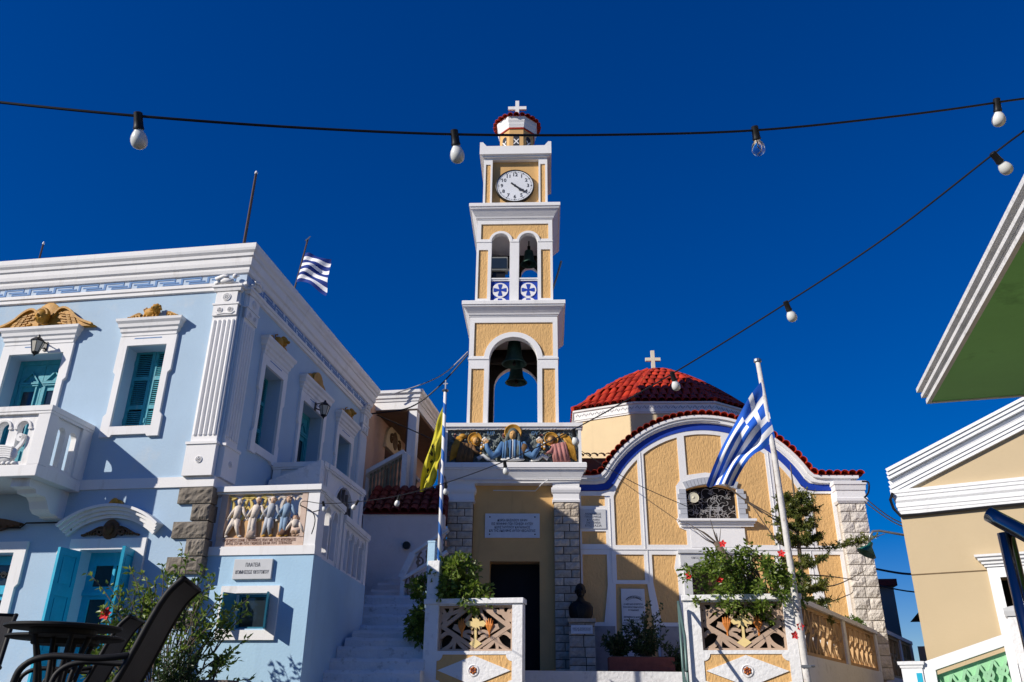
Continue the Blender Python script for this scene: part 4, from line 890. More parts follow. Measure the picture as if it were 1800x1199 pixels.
part(fl, 'housing', mat('grey_housing', (.20, .205, .19), .5, .1, 5), (-.23, .23, -.02, .24, .22, .62), bevel=.02); part(fl, 'glass', GLASS, (-.19, .19, -.032, -.021, .27, .57)); part(fl, 'bracket', BLACK, (-.16, .16, .05, .15, 0.0, .21))

# portal
def coursed(parent, x0, x1, y0, y1, z0, z1, m, mort, name='stone', h=.163, seed=1, both=False):
    R_ = random.Random(seed); z = z0; k = 0
    part(parent, 'mortar_bed', mort, (x0 + .012, x1 - .012, y0 + .02, y1, z0, z1))
    while z < z1 - .03:
        hh = min(h, z1 - z); c = x0 + (x1 - x0) * (R_.uniform(.32, .42) if k % 2 else R_.uniform(.58, .68))
        if h > .2: c = x0 + (x1 - x0) * R_.uniform(.35, .65)
        for a, b in ((x0, c), (c, x1)):
            rough_block(name, parent, a + .009, b - .009, y0 + R_.uniform(-.010, .008), y0 + .12, z + .008, z + hh - .008, m, .028, 4, 3, seed=R_.randint(0, 9999))
        z += hh; k += 1
part(tw, 'portal_core', YELS, (-1.46, 1.37, .75, 3.2, 1.06, 5.5))
g = G(); g.plate(rect(-.93, .86, 1.062, 5.06), .20, .749, [rect(-.545, .54, 1.07, 3.38)]); g.build('door_wall', YELS, tw)
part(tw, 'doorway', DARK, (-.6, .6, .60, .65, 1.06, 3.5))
coursed(tw, -1.49, -.925, 0, .5, 1.06, 4.63, STONE, MORTAR, seed=2); coursed(tw, .855, 1.41, 0, .5, 1.06, 4.63, STONE, MORTAR, seed=3)
for xa, xb in ((-1.49, -.925), (.855, 1.41)):
    g = G(); g.sweep([(xa, .5), (xa, 0), (xb, 0), (xb, .5)], [(-.1, 4.631), (.02, 4.632), (.03, 4.68), (.01, 4.70), (.01, 4.82), (.03, 4.84), (.05, 4.90), (.05, 4.95), (.02, 4.96), (.02, 5.05), (-.1, 5.05)]); g.box(xa + .05, xb - .05, .05, .5, 4.64, 5.04); g.build('capital', TOWERW, tw)
g = G(); g.sweep([(-1.49, 3.2), (-1.49, 0), (1.41, 0), (1.41, 3.2)], [(-.2, 5.05), (.03, 5.052), (.03, 5.09), (.06, 5.12), (.06, 5.16), (.14, 5.32), (.17, 5.335), (.17, 5.36), (.19, 5.37), (.19, 5.47), (.17, 5.49), (-.2, 5.50)]); g.box(-1.4, 1.3, .1, 3.1, 5.06, 5.49); g.build('portal_cornice', TOWERW, tw)
g = G()
for y0, y1 in ((.0, .14), ):
    g.box(-1.63, -1.56, y0 - .02, y1 + .1, 5.50, 6.30); g.box(1.43, 1.50, y0 - .02, y1 + .1, 5.50, 6.30); g.box(-1.64, 1.51, y0 - .04, y1 + .1, 6.302, 6.36); g.box(-1.67, 1.54, y0 - .08, y1 + .12, 6.361, 6.45)
g.box(-1.56, -1.45, .3, 3.2, 5.5, 6.4); g.box(1.35, 1.46, .3, 3.2, 5.5, 6.4); g.build('parapet', TOWERW, tw)
g = G()
for k in range(9):
    x = -1.3 + .31 * k
    if abs(x + .06) < .2: continue
    for s in (-1, 1): g.ribbon([(x + .035 * s + p[0], 6.333 + p[1]) for p in arc(0, 0, .022, 0, 360, 10)], .009, -.047, -.039)
g.build('knot_carving', TOWERW, tw)
# painted relief of the Virgin between two angels
RG = mat('grey_green_relief', (.15, .175, .17), .75, .4, 9, .8, 40, dirt=(.35, .36, .33), dscale=9, damt=.5)
RGD = mat('relief_gold', (.50, .25, .03), .55, .3, 9, .3, 40, dirt=(.16, .07, .01), dscale=10, damt=.6)
RSK = mat('relief_skin', (.60, .34, .12), .6, .2, 8); RPK = mat('relief_rose', (.42, .18, .16), .7, .3, 9, .4, 50); RBL = mat('relief_blue', (.09, .20, .38), .7, .25, 9, .3, 50)
RWH = mat('relief_white', (.70, .70, .68), .7, .15, 8); RDK = mat('relief_veil', (.10, .12, .11), .7, .4, 12, .6, 40); RBR = mat('relief_brown', (.17, .09, .035), .7, .35, 10, .5, 40)
R_ = random.Random(21); nx, nz = 170, 46; g = G(); vs = []
ph = [(R_.uniform(8, 34), R_.uniform(12, 40), R_.uniform(0, 6)) for _ in range(9)]
for j in range(nz + 1):
    for i in range(nx + 1):
        x = -1.56 + 2.99 * i / nx; z = 5.50 + .802 * j / nz
        d = sum(abs(math.sin(a * x + b * z * s + c)) for (a, b, c), s in zip(ph, (1, -1) * 5)) / 9
        vs.append((x, .06 - .12 * (d - .5) - R_.uniform(0, .015), z))
g.add(vs, [(j * (nx + 1) + i, j * (nx + 1) + i + 1, (j + 1) * (nx + 1) + i + 1, (j + 1) * (nx + 1) + i) for j in range(nz) for i in range(nx)])
rl = g.build('saints_relief', RG, tw, True)
part(rl, 'backing', RG, (-1.56, 1.43, .10, .15, 5.50, 6.30))
def halo(g, x, z, r, mi): g.lathe([(r, 0), (r, -.05), (r * .93, -.06), (r * .86, -.045), (.001, -.045)], (x, .04, z), 24, 'y', mi)
MM = [RGD, RSK, RDK, RBL, RWH, RPK, RBR]
g = G(); cx = -.055
halo(g, cx, 6.19, .20, 0); g.ball((cx, -.03, 6.12), .085, .08, .115, 14, 10, 1); g.ball((cx, .0, 6.15), .125, .085, .155, 14, 8, 2)
g.ball((cx, -.105, 6.10), .014, .025, .035, 6, 5, 1); g.ball((cx, -.10, 6.05), .025, .012, .008, 6, 4, 6)
for s in (-1, 1):
    g.ball((cx + s * .033, -.098, 6.135), .016, .012, .009, 6, 4, 6)
    g.tube([(cx + s * .11, .0, 6.16), (cx + s * .15, -.02, 5.95), (cx + s * .13, -.03, 5.75), (cx + s * .10, -.02, 5.56)], [.04, .07, .07, .06], 9, mi=2)
    g.tube([(cx + s * .22, .02, 5.95), (cx + s * .33, -.01, 5.70), (cx + s * .46, -.05, 5.62), (cx + s * .58, -.08, 5.80), (cx + s * .60, -.09, 5.90)], [.07, .09, .085, .055, .04], 10, mi=3)
    for k in range(4): g.tube([(cx + s * (.57 + .025 * k), -.095, 5.90), (cx + s * (.555 + .04 * k), -.10, 6.0 + .02 * (k in (1, 2)))], [.017, .011], 6, mi=1)
    g.tube([(cx + s * .60, -.09, 5.90), (cx + s * .54, -.11, 5.96)], [.02, .013], 6, mi=1); g.ball((cx + s * .60, -.09, 5.90), .045, .03, .045, 8, 6, 1)
for k in range(9): g.tube([(cx - .20 + .05 * k, -.055 - .02 * (k % 2), 6.0 - .004 * abs(k - 4) ** 2), (cx - .22 + .055 * k, -.06 - .02 * (k % 2), 5.56)], .026, 6, mi=4 if k == 4 else 3)
g.ball((cx + .26, -.05, 5.80), .085, .05, .12, 8, 6, 6); g.ball((cx, -.04, 5.55), .28, .06, .05, 12, 6, 4)
g.build('virgin_figure', MM, rl, True).location = (0, -.085, .02)
for s, ax_, body in ((-1, -.93, 6), (1, .82, 5)):
    g = G(); x0 = ax_
    halo(g, x0, 6.08, .165, 0); g.ball((x0 - s * .02, -.03, 6.04), .07, .07, .085, 12, 8, 1); g.ball((x0, .0, 6.08), .10, .08, .085, 12, 8, 0 if s < 0 else 6); g.ball((x0 - s * .075, -.07, 6.03), .015, .02, .02, 6, 5, 1)
    for k in range(7): g.tube([(x0 + s * (.02 + .045 * k), -.03 - .015 * (k % 2), 5.93 + .01 * k), (x0 + s * (.08 + .05 * k), -.05 - .02 * (k % 2), 5.53)], [.045, .05], 7, mi=body)
    g.tube([(x0 + s * .06, -.02, 5.92), (x0 - s * .02, -.07, 5.76), (x0 - s * .13, -.09, 5.72)], [.05, .045, .03], 8, mi=body); g.ball((x0 - s * .15, -.09, 5.72), .04, .03, .03, 8, 6, 1)
    for k in range(12):
        t = k / 11; g.tube([(x0 + s * (.24 + .16 * t), .0, 6.18 - .04 * t), (x0 + s * (.34 + .16 * t), -.02 - .01 * (k % 2), 6.0 - .1 * t), (x0 + s * (.36 + .20 * t), -.01, 5.56 + .12 * (1 - t))], [.02, .035, .014], 6, mi=0)
    g.ball((x0 + s * .28, -.01, 6.15), .09, .05, .06, 8, 6, 0)
    for k in range(10): g.ball((x0 - s * (.16 + .05 * (k % 3)), -.01, 5.98 - .045 * (k // 3)), .035, .03, .035, 6, 5, 0 if k % 2 else 4)
    g.tube([(x0 - s * .08, -.05, 5.60), (x0 - s * .2, -.06, 5.68), (x0 - s * .3, -.05, 5.60), (x0 - s * .5, -.03, 5.55)], [.05, .05, .045, .02], 8, mi=4)
    g.build('angel_figure', MM, rl, True)
g = G()
for k in range(150):
    x, z = R_.uniform(-1.5, 1.38), R_.uniform(5.53, 6.27); q = R_.choice((0, 0, 0, 1, 2)); r_ = R_.uniform(.025, .055); a0 = R_.uniform(0, 360)
    if q: g.ball((x, .01, z), r_ * .6, .035, r_ * .6, 6, 5, R_.choice((0, 0, 1)))
    else: g.tube([(u, .005 + .03 * t_ / 8, w_) for t_, (u, w_) in enumerate(arc(x, z, r_, a0, a0 + 230, 8))], [.014] * 9, 5, mi=R_.choice((0, 0, 0, 1, 2)))
stuff(g.build('foliage_carving', [RG, mat('relief_pale_green', (.30, .33, .29), .7, .3, 9), RPK], rl, True))
g = G()
for x in (-.70, .545):
    for dx, dz in ((.035, 0), (-.035, 0), (0, .035), (0, -.035)): g.ball((x + dx, -.03, 6.06 + dz), .035, .02, .035, 8, 5)
g.build('quatrefoil', RWH, rl)
text('inscription', 'ΜΡ', RBL, rl, (-.56, -.03, 6.20), .12, depth=.012); text('inscription', 'ΘΥ', RBL, rl, (.44, -.03, 6.20), .12, depth=.012)
# cables clipped along the portal cornice
g = G(); g.tube([(-1.5, -.11, 5.14), (-.6, -.11, 5.12), (.2, -.115, 5.13), (.9, -.11, 5.14), (1.6, -.09, 5.14)], .012, 5); g.tube([(.75, -.1, 5.12), (.6, -.08, 5.02), (.45, .19, 4.93), (-.5, .19, 4.94)], .012, 5); g.build('clipped_cable', WCABLE, tw)

def plaque(name, label, x, y, z, w, h, m, lines, size, cat='plaque', inkm=INK, d=.03):
    t = thing(name, label, cat, cw(x, y, z), CYAW)
    part(t, 'slab', m, (-w / 2, w / 2, -d, -.001, -h / 2, h / 2), bevel=.004)
    for (txt, zz_, wd, sz) in lines: text('inscription', txt, inkm, t, (0, -d - .0015, zz_), sz, wd, bold=.0015)
    return t
pd = plaque('donor_plaque', 'wide marble plaque with four Greek lines above the church tower door', -.06, .2, 4.148, 1.21, .535, MARBLEW,
       [('ΔΩΡΕΑ ΒΑΣΙΛΕΙΟΥ ΧΑΨΗ', .115, .66, .075), ('ΕΙΣ ΜΝΗΜΗΝ ΤΩΝ ΓΟΝΕΩΝ ΑΥΤΟΥ', .035, .92, .075), ('ΚΩΝΣΤΑΝΤΙΝΟΥ ΚΑΠΑΜΑΙΟΣ', -.04, .78, .075), ('ΚΑΙ ΤΗΣ ΑΔΕΛΦΗΣ ΑΥΤΟΥ ΘΕΟΛΟΓΙΑΣ', -.115, 1.02, .075)], .07)
g = G()
for sx in (-.5, .5):
    for sz in (-.19, .19): g.lathe([(.016, 0), (.014, -.012), (.004, -.016)], (sx, -.03, sz), 8, 'y')
g.build('bolt', BUST, pd)
plaque('benefactor_plaque', 'small square grey stone plaque beside the tower on the church front', 1.725, .25, 4.305, .57, .43, MARBLE,
       [('ΑΝΑΚΑΙΝΙΣΙΣ', .11, .36, .06), ('ΠΡΟΣΟΨΕΩΣ', .045, .36, .06), ('ΚΑΠΑΜΑΙ', -.02, .27, .06), ('ΟΙΚΟΓΕΝΕΙΑ', -.085, .32, .06), ('ΕΠΙΣΤΑΣΙΑ', -.15, .36, .06)], .05, inkm=INKG, d=.05)
# ------------------------------------------------------------------ church nave
ch = thing('church', 'ochre church with curved gable, royal blue trim, red tiles and low dome', 'church', (CX_, CY_, 0), CYAW)
GX, GR, GZ = 4.28, 2.62, 4.04
def gable(off, zend, x0=1.42, x1=7.10, n=28):
    """outline of the curved gable at an offset from the white edge, left to right"""
    R_ = GR + off; zf = zend + .12
    a0 = math.degrees(math.acos(min(1, max(-1, 0)))) ; a = math.asin((zf - GZ) / R_); xl = R_ * math.cos(a)
    pts = [(x0, zend), (GX - xl - .26, zend), (GX - xl - .10, zend + .025)]
    pts += [(GX + R_ * math.cos(PI - a - (PI - 2 * a) * i / n), GZ + R_ * math.sin(PI - a - (PI - 2 * a) * i / n)) for i in range(n + 1)]
    pts += [(GX + xl + .10, zend + .025), (GX + xl + .26, zend), (x1, zend)]
    return pts
top = gable(0, 5.15)
FY = .25
g = G(); win_op = [(3.82, 4.32), (4.92, 4.32), (4.92, 4.98)] + [(4.92 - 1.1 * i / 8, 4.98 + .10 * math.sin(PI * i / 8)) for i in range(1, 8)] + [(3.82, 4.98)]
door_op = rect(3.80, 4.76, 1.07, 3.26)
g.plate([(1.42, 1.06), (7.10, 1.06)] + gable(-.02, 5.13)[::-1], FY, FY + .3, [win_op, door_op]); g.build('front_wall', YEL, ch)
def ztop(x, R_=2.22): return GZ + math.sqrt(max(.01, R_ * R_ - (x - GX) ** 2))
def pan(x0, x1, z0, R_=2.22, n=8): return [(x0, z0), (x1, z0)] + [(x1 + (x0 - x1) * i / n, ztop(x1 + (x0 - x1) * i / n, R_)) for i in range(n + 1)]
mir = lambda p: [(2 * GX - x, z) for x, z in p][::-1]
p4 = [(2.91, 3.75), (3.76, 3.75), (3.76, 4.06), (3.62, 4.12), (3.56, 4.28), (3.60, 4.36), (3.60, 5.05), (3.70, 5.18)] + [(3.70 - .79 * i / 6, ztop(3.70 - .79 * i / 6)) for i in range(7)]
p5 = [(3.86, 5.30), (4.28, 5.36), (4.70, 5.30)] + [(4.70 - .84 * i / 8, ztop(4.70 - .84 * i / 8)) for i in range(9)]
b3 = [(3.10, 2.14), (3.50, 2.14), (3.50, 3.1), (3.44, 3.25), (3.50, 3.54), (2.97, 3.54), (2.97, 2.95)]
holes = [pan(2.20, 2.765, 3.74), p4, p5, rect(1.47, 2.0, 4.60, 4.83), rect(1.47, 2.0, 3.76, 4.04), [(1.47, 3.54), (1.47, 2.14), (1.90, 2.14), (2.0, 2.9), (2.0, 3.54)], rect(2.20, 2.80, 3.0, 3.54), b3,
         [(2.13, 1.3), (3.02, 1.3), (2.84, 2.92), (2.17, 2.92)], mir(pan(2.20, 2.765, 3.74)), mir(p4), rect(6.55, 7.0, 3.74, 4.88), [(6.44, 3.55), (6.72, 1.3), (7.0, 1.3), (7.0, 3.55)], mir(b3), rect(5.76, 6.30, 2.0, 3.54)]
def inward(poly):
    return poly
g = G(); wl = [(1.43, 1.07), (7.09, 1.07)] + gable(-.30, 4.93, 1.43, 7.09)[::-1]
g.plate(wl, FY - .028, FY - .0005, holes + [rect(3.74, 4.84, 4.2, 5.14) if False else [(3.815, 4.31), (4.925, 4.31), (4.925, 4.985)] + [(4.925 - 1.11 * i / 8, 4.985 + .105 * math.sin(PI * i / 8)) for i in range(1, 8)] + [(3.815, 4.985)], rect(3.79, 4.77, 1.08, 3.27)]); g.build('white_framing', TOWERW, ch)
g = G()
for x in (2.10, 2.84, 5.72, 6.46): g.box(x - .008, x + .008, FY - .040, FY - .027, 3.66, ztop(x, 2.30) if 2.0 < x < 6.6 else 4.9)
for x in (2.10, 2.88, 6.38): g.box(x - .008, x + .008, FY - .040, FY - .027, 2.95, 3.63)
g.box(1.44, 7.08, FY - .042, FY - .027, 3.635, 3.655); g.build('frame_joint', WCABLE, ch)
g = G(); bl = gable(-.225, 5.02, 1.42, 7.08); g.ribbon(bl, .15, FY - .04, FY + .05); g.build('blue_band', ROYAL, ch)
g = G(); g.ribbon(gable(-.075, 5.16, 1.42, 7.45), .11, FY - .10, FY + .05); g.ribbon(gable(-.005, 5.23, 1.42, 7.62), .06, FY - .15, FY + .05); g.ribbon(gable(-.13, 5.10, 1.42, 7.3), .035, FY - .06, FY + .05); g.build('gable_moulding', TOWERW, ch)
g = G(); g.tube([(x, FY - .12, z + .01) for x, z in gable(-.10, 5.13)[:20]], .012, 5); g.build('clipped_cable', WCABLE, ch)
# vaulted roof and verge tiles
g = G(); g.plate([(1.42, 1.06), (7.6, 1.06), (7.6, 5.14)] + gable(-.01, 5.14, 1.42, 7.6)[::-1], FY + .301, 11, ax='y'); g.build('nave_body', CREAM, ch)
g = G(); g.ribbon(gable(.04, 5.28, 1.42, 7.72), .03, FY - .12, 11.1); rf = g.build('vault_roof', MATS['red_glazed_tile'], ch)
path = gable(.06, 5.30, 1.44, 7.70, 60); acc = 0; R_ = random.Random(8)
for i in range(1, len(path)):
    a, b = Vector(path[i - 1]), Vector(path[i]); L = (b - a).length; ang = math.atan2(b[1] - a[1], b[0] - a[0])
    while acc < L:
        p = a + (b - a) * acc / L
        for row in range(2):
            put('roof_tile', TM, rf, (p[0], FY - .20 + .30 * row, p[1] + .0), (R_.uniform(-.03, .03), -ang, R_.uniform(-.05, .05)), (.92, 1, 1))
        acc += .168
    acc -= L
# small roof between tower and gable
sr = part(ch, 'side_eave', SOFFIT, (1.40, 2.25, 1.0, 2.6, 5.2, 5.92))
for k in range(5): put('roof_tile', TM, sr, (1.50 + .17 * k, .88, 5.94), (.25, 0, 0))
# window of the gable
wn = part(ch, 'gable_window', TOWERW, (3.61, 5.25, FY - .11, FY - .029, 4.20, 4.25), (3.58, 5.28, FY - .16, FY - .029, 4.251, 4.30), (3.64, 5.22, FY - .07, FY - .029, 4.14, 4.199))
part(wn, 'apron', TOWERW, (3.84, 5.02, FY - .035, FY - .0285, 3.70, 4.12))
GQ = mat('grey_block_paint', (.44, .46, .50), .8, .06, 5)
zq = 4.31
for k in range(6):
    w = .15 if k % 2 else .19
    for s in (-1, 1):
        xa = 3.805 if s < 0 else 4.935; part(wn, 'jamb_block', GQ, (*sorted((xa, xa + s * w)), FY - .045, FY - .0285, zq + .004, zq + .108))
    zq += .112
for k in range(15):
    a, b = math.pi * k / 15, math.pi * (k + 1) / 15
    def ap(t, o): return (4.37 - (.56 + o) * math.cos(t), 4.985 + (.105 + o * .9) * math.sin(t) + (0 if o == 0 else .0))
    xs0, xs1 = 3.81 + 1.12 * k / 15 + .004, 3.81 + 1.12 * (k + 1) / 15 - .004
    zf = lambda x: 4.985 + .115 * math.sin(PI * min(1, max(0, (x - 3.81) / 1.12)))
    g = G(); g.plate([(xs0, zf(xs0)), (xs1, zf(xs1)), (xs1 + (xs1 - 4.37) * .12, zf(xs1) + .15), (xs0 + (xs0 - 4.37) * .12, zf(xs0) + .15)], FY - .048, FY - .0285); g.build('voussoir', GQ, wn)
part(wn, 'dark_glass', DARK, (3.8, 4.95, FY + .16, FY + .17, 4.3, 5.12))
g = G(); R_ = random.Random(9); y = FY + .14
for k in range(75):
    cx, cz = R_.uniform(3.86, 4.88), R_.uniform(4.36, 5.02); r_ = R_.uniform(.04, .11); a0 = R_.uniform(0, 360)
    g.tube([(min(4.91, max(3.83, x)), y + .001 * (k % 5), min(5.04, max(4.33, z))) for x, z in arc(cx, cz, r_, a0, a0 + R_.uniform(120, 300), 8)], .006, 4)
for z in (4.56, 4.60): g.box(4.25, 4.62, y - .004, y, z, z + .012)
for x in (4.34, 4.52): g.box(x, x + .012, y - .005, y - .001, 4.33, 4.60)
g.build('leaded_grille', mat('lead_came', (.38, .38, .39), .5, .2, 8), wn)
hn = thing('horn_speaker', 'cream horn loudspeaker inside the church gable window', 'loudspeaker', cw(3.98, FY + .12, 4.80), CYAW)
g = G(); g.lathe([(.115, -.10), (.12, -.105), (.115, -.11), (.085, -.07), (.05, -.03), (.03, 0), (.03, .05)], (0, 0, 0), 20, 'y'); g.build('horn', mat('cream_plastic', (.62, .58, .44), .5, .08, 4), hn, 40); g = G(); g.lathe([(.03, -.05), (.035, -.10), (.005, -.11)], (0, 0, 0), 12, 'y'); g.build('centre_plug', MATS['cream_plastic'], hn, True)
# nave door
nd = part(ch, 'nave_door', MARBLE, (3.53, 5.03, FY - .14, FY - .029, 3.56, 3.63), (3.57, 4.99, FY - .10, FY - .029, 3.30, 3.559), (3.62, 3.79, FY - .08, FY - .029, 1.06, 3.299), (4.77, 4.94, FY - .08, FY - .029, 1.06, 3.299))
text('inscription', 'ΟΙΚΟΣ ΠΡΟΣΕΥΧΗΣ ΚΑΙ ΕΥΧΑΡΙΣΤΙΑΣ\nΤΩ ΘΕΩ ΚΑΙ ΤΗ ΘΕΟΤΟΚΩ', INKG, nd, (4.28, FY - .1015, 3.43), .06, .95)
part(nd, 'door_leaf', mat('dark_brown_door', (.05, .025, .015), .5, .3, 8), (3.80, 4.76, FY + .12, FY + .16, 1.06, 3.26))
# grey plinth course and alcove wall
part(ch, 'base_course', mat('grey_stone_base', (.33, .33, .34), .85, .2, 5, .5, 30), (1.42, 2.12, FY - .06, FY - .029, 1.06, 2.06))
part(ch, 'base_course', MATS['grey_stone_base'], (3.04, 3.61, FY - .06, FY - .029, 1.06, 2.06))
# right corner pilaster
coursed(ch, 7.06, 7.63, 0, .6, 1.06, 4.61, STONEW, MORTARL, h=.225, seed=5)
g = G(); g.sweep([(7.06, .6), (7.06, 0), (7.63, 0), (7.63, .6)], [(-.1, 4.611), (.02, 4.612), (.05, 4.66), (.05, 4.72), (.03, 4.74), (.02, 4.88), (.04, 4.90), (.05, 5.0), (.07, 5.02), (.07, 5.10), (-.1, 5.10)]); g.box(7.1, 7.6, .05, .6, 4.62, 5.09); g.build('capital', TOWERW, ch)

# dome on its eight-sided drum
OC = [(3.31, 4.9), (5.62, 4.9), (6.95, 5.85), (6.95, 9.2), (5.62, 10.15), (3.31, 10.15), (1.62, 9.2), (1.62, 5.70)]
DCX, DCY, EZ, DH = 4.40, 7.48, 8.74, 2.0
DZ = EZ - 8.06
g = G(); g.plate(OC, 4.8, 7.76 + DZ, ax='z'); dm = g.build('dome_drum', CREAM, ch)
g = G(); g.sweep(OC, [(o_, z_ + DZ) for o_, z_ in [(-.1, 7.70), (.03, 7.702), (.03, 7.74), (.05, 7.75), (.05, 7.98), (.09, 8.0), (.10, 8.05), (-.1, 8.06)]], True); g.build('drum_cornice', TOWERW, dm)
g = G()
for i in range(8):
    a, b = Vector(OC[i]), Vector(OC[(i + 1) % 8]); t = (b - a).normalized(); nn = Vector((t[1], -t[0])); L = (b - a).length; n = int(L / .2)
    for k in range(n):
        c = a + t * (L * (k + .5) / n) + nn * .052
        h = G(); h.ribbon([(-.09, 7.86), (-.03, 7.93), (.03, 7.84), (.09, 7.91)], .022, -.006, 0); h.lathe([(.02, 0), (.02, -.006)], (0, 0, 7.885), 6, 'y')
        h.xf(Matrix.Translation((c[0], c[1], DZ)) @ Matrix.Rotation(math.atan2(t[1], t[0]), 4, 'Z')); g.add(h.v, h.f)
g.build('drum_frieze_carving', mat('grey_carving', (.40, .41, .44), .8, .1, 5), dm)
def dome_z(s): return EZ + DH * (1 - s ** 1.42)
g = G(); S_ = [1.02, .95, .8, .65, .5, .35, .2, .08, 0.005]; vs = []
for s in S_:
    for x, y in OC: vs.append((DCX + (x - DCX) * s, DCY + (y - DCY) * s, dome_z(min(1.0, s)) - (.05 if s > 1 else 0)))
g.add(vs, [(i * 8 + j, i * 8 + (j + 1) % 8, (i + 1) * 8 + (j + 1) % 8, (i + 1) * 8 + j) for i in range(len(S_) - 1) for j in range(8)] + [tuple(range(8))])
dr_ = g.build('dome_roof', mat('red_underlay', (.16, .014, .010), .6, .3, 5), ch)
R_ = random.Random(12)
for i in (0, 1, 7, 6):
    a, b = Vector(OC[i]), Vector(OC[(i + 1) % 8]); mid = (a + b) / 2; cen = Vector((DCX, DCY)); t = (b - a).normalized(); nin = Vector((-t[1], t[0])); dist = (cen - a).dot(nin); off0 = (cen - a).dot(t)
    L = (b - a).length; rows = 9
    for r_ in range(rows):
        s = 1.035 - r_ * .112
        if s < .08: continue
        s2 = max(.01, s - .112); run = dist * (s - s2); rise = dome_z(min(1, s2)) - dome_z(min(1, s)) if s <= 1 else dome_z(s2) - dome_z(1.0)
        sl2 = math.atan2(rise, run)
        base = cen - nin * dist * s
        x0 = -off0 * s; x1 = (L - off0) * s; n = max(1, round((x1 - x0) / .235))
        tl = (math.hypot(run, rise) + .07) / .42
        for k in range(n):
            c = base + t * (x0 + (x1 - x0) * (k + .5) / n)
            put('roof_tile', TMB, dr_, (c[0], c[1], dome_z(min(1.0, s)) + .015 + R_.uniform(0, .015)), (sl2 + R_.uniform(-.04, .02), 0, math.atan2(t[1], t[0]) + R_.uniform(-.03, .03)), (1, tl, 1))
hips = [7, 0, 1, 2]
for i in hips:
    c = Vector(OC[i]); pts = [(DCX + (c[0] - DCX) * s, DCY + (c[1] - DCY) * s, dome_z(min(1, s)) + .05) for s in [1.04, .95, .8, .65, .5, .35, .2, .05]]
    g = G(); g.tube(pts, .075, 8); g.build('ridge_tile', TILE, dr_)
g = G(); g.box(DCX - .06, DCX + .06, DCY - .05, DCY + .05, 10.65, 11.50); g.box(DCX - .25, DCX + .25, DCY - .048, DCY + .048, 11.13, 11.24); o = g.build('dome_cross', mat('cross_stone', (.70, .64, .50), .8, .08, 4), ch); o.location = (-.1, 0, 0)

# ------------------------------------------------------------------ memorial things in front of the church
ms = plaque('memorial_slab', 'tall white memorial slab with laurel branch leaning in the church alcove', 2.52, .235, 2.10, .50, 1.44, MARBLEW,
       [('ΟΙ ΜΕΓΑΛΟΙ ΕΥΕΡΓΕΤΑΙ', .40, .40, .045), ('ΤΗΣ ΙΕΡΑΣ ΕΚΚΛΗΣΙΑΣ', .34, .44, .045), ('ΕΥΓΝΩΜΟΝΩΣ', .28, .22, .045),
        *[(w_, .14 - .06 * i_, wd_, .045) for i_, (w_, wd_) in enumerate((('ΙΕΡΩΜΕΝΟΣ Κ ΔΩΡΗΤΗΣ', .42), ('ΔΩΡΗΤΗΣ Κ ΕΥΕΡΓΕΤΗΣ', .42), ('ΕΥΕΡΓΕΤΗΣ Κ ΔΩΡΗΤΗΣ', .45), ('ΔΩΡΗΤΗΣ Κ ΜΕΓΑΣ', .42), ('ΕΥΕΡΓΕΤΗΣ ΤΗΣ ΙΕΡΑΣ', .45), ('ΕΚΚΛΗΣΙΑΣ ΤΟΥ ΧΩΡΙΟΥ', .44), ('ΔΙΑΦΑΝΙ', .25)))]], .04, cat='slab')
g = G(); stem = arc(0, .42, .19, 150, 30, 12, rz=.13); g.ribbon(stem, .006, -.0335, -.03)
for k in range(1, 12):
    x, z = stem[k]
    for s in (-1, 1): g.ribbon([(x, z), (x + .02, z + s * .022), (x + .045, z + s * .03)], .014, -.0335 - .0003 * k, -.03, w2=.003)
g.build('laurel_branch', INKG, ms)
bp = thing('bust_pedestal', 'pedestal of pale stones with a small plate under the bust', 'pedestal', cw(1.385, -.6, 1.06), CYAW)
part(bp, 'core', MORTAR, (-.24, .25, .02, .5, 0, .98)); part(bp, 'cap', STONE, (-.28, .28, -.05, .56, 1.0, 1.07))
R_ = random.Random(15); z = .0
for hh in (.19, .15, .19, .22, .17, .1):
    c = R_.uniform(-.08, .08)
    for a, b in ((-.26, c), (c, .27)): rough_block('stone', bp, a + .008, b - .008, R_.uniform(-.01, .01), .1, z + .008, min(z + hh, 1.0) - .008, STONE, .03, 4, 3, seed=R_.randint(0, 999))
    z += hh
pl = part(bp, 'name_plate', MARBLEW, (-.215, .215, -.06, -.03, .775, .94)); text('inscription', 'ΜΕΓΑΣ ΕΥΕΡΓΕΤΗΣ\nΤΗΣ ΚΟΙΝΟΤΗΤΟΣ', INKG, pl, (0, -.0615, .857), .04, .36, space=.85)
bu = thing('bust', 'dark bronze bust of a man on the stone pedestal', 'bust', cw(1.385, -.35, 2.13), CYAW)
g = G()
g.tube([(0, 0, 0), (0, 0, .10), (0, 0, .24), (0, .0, .33), (0, .0, .375), (0, -.01, .41)], [.20, .235, .245, .19, .09, .072], 16)
vs = g.v; g.v = [(x * 1.05, y * .62, z) for x, y, z in vs]
g.tube([(0, -.01, .34), (0, -.01, .42), (0, -.02, .46)], [.075, .068, .06], 12)
g.ball((0, -.02, .56), .098, .115, .145, 16, 12); g.ball((0, .015, .61), .106, .118, .115, 14, 10); g.ball((0, -.14, .55), .018, .025, .035, 8, 6); g.ball((0, -.115, .475), .05, .04, .035, 8, 6); g.ball((0, -.125, .505), .03, .015, .01, 8, 5)
for s in (-1, 1):
    g.ball((s * .105, -.005, .555), .014, .03, .04, 8, 6); g.ball((s * .042, -.115, .585), .026, .018, .012, 8, 5); g.ball((s * .042, -.122, .605), .035, .015, .008, 8, 5)
    g.ribbon([(s * .02, .30), (s * .07, .24), (s * .03, .05)], .05, -.155, -.10)
g.build('figure', BUST, bu, 60)
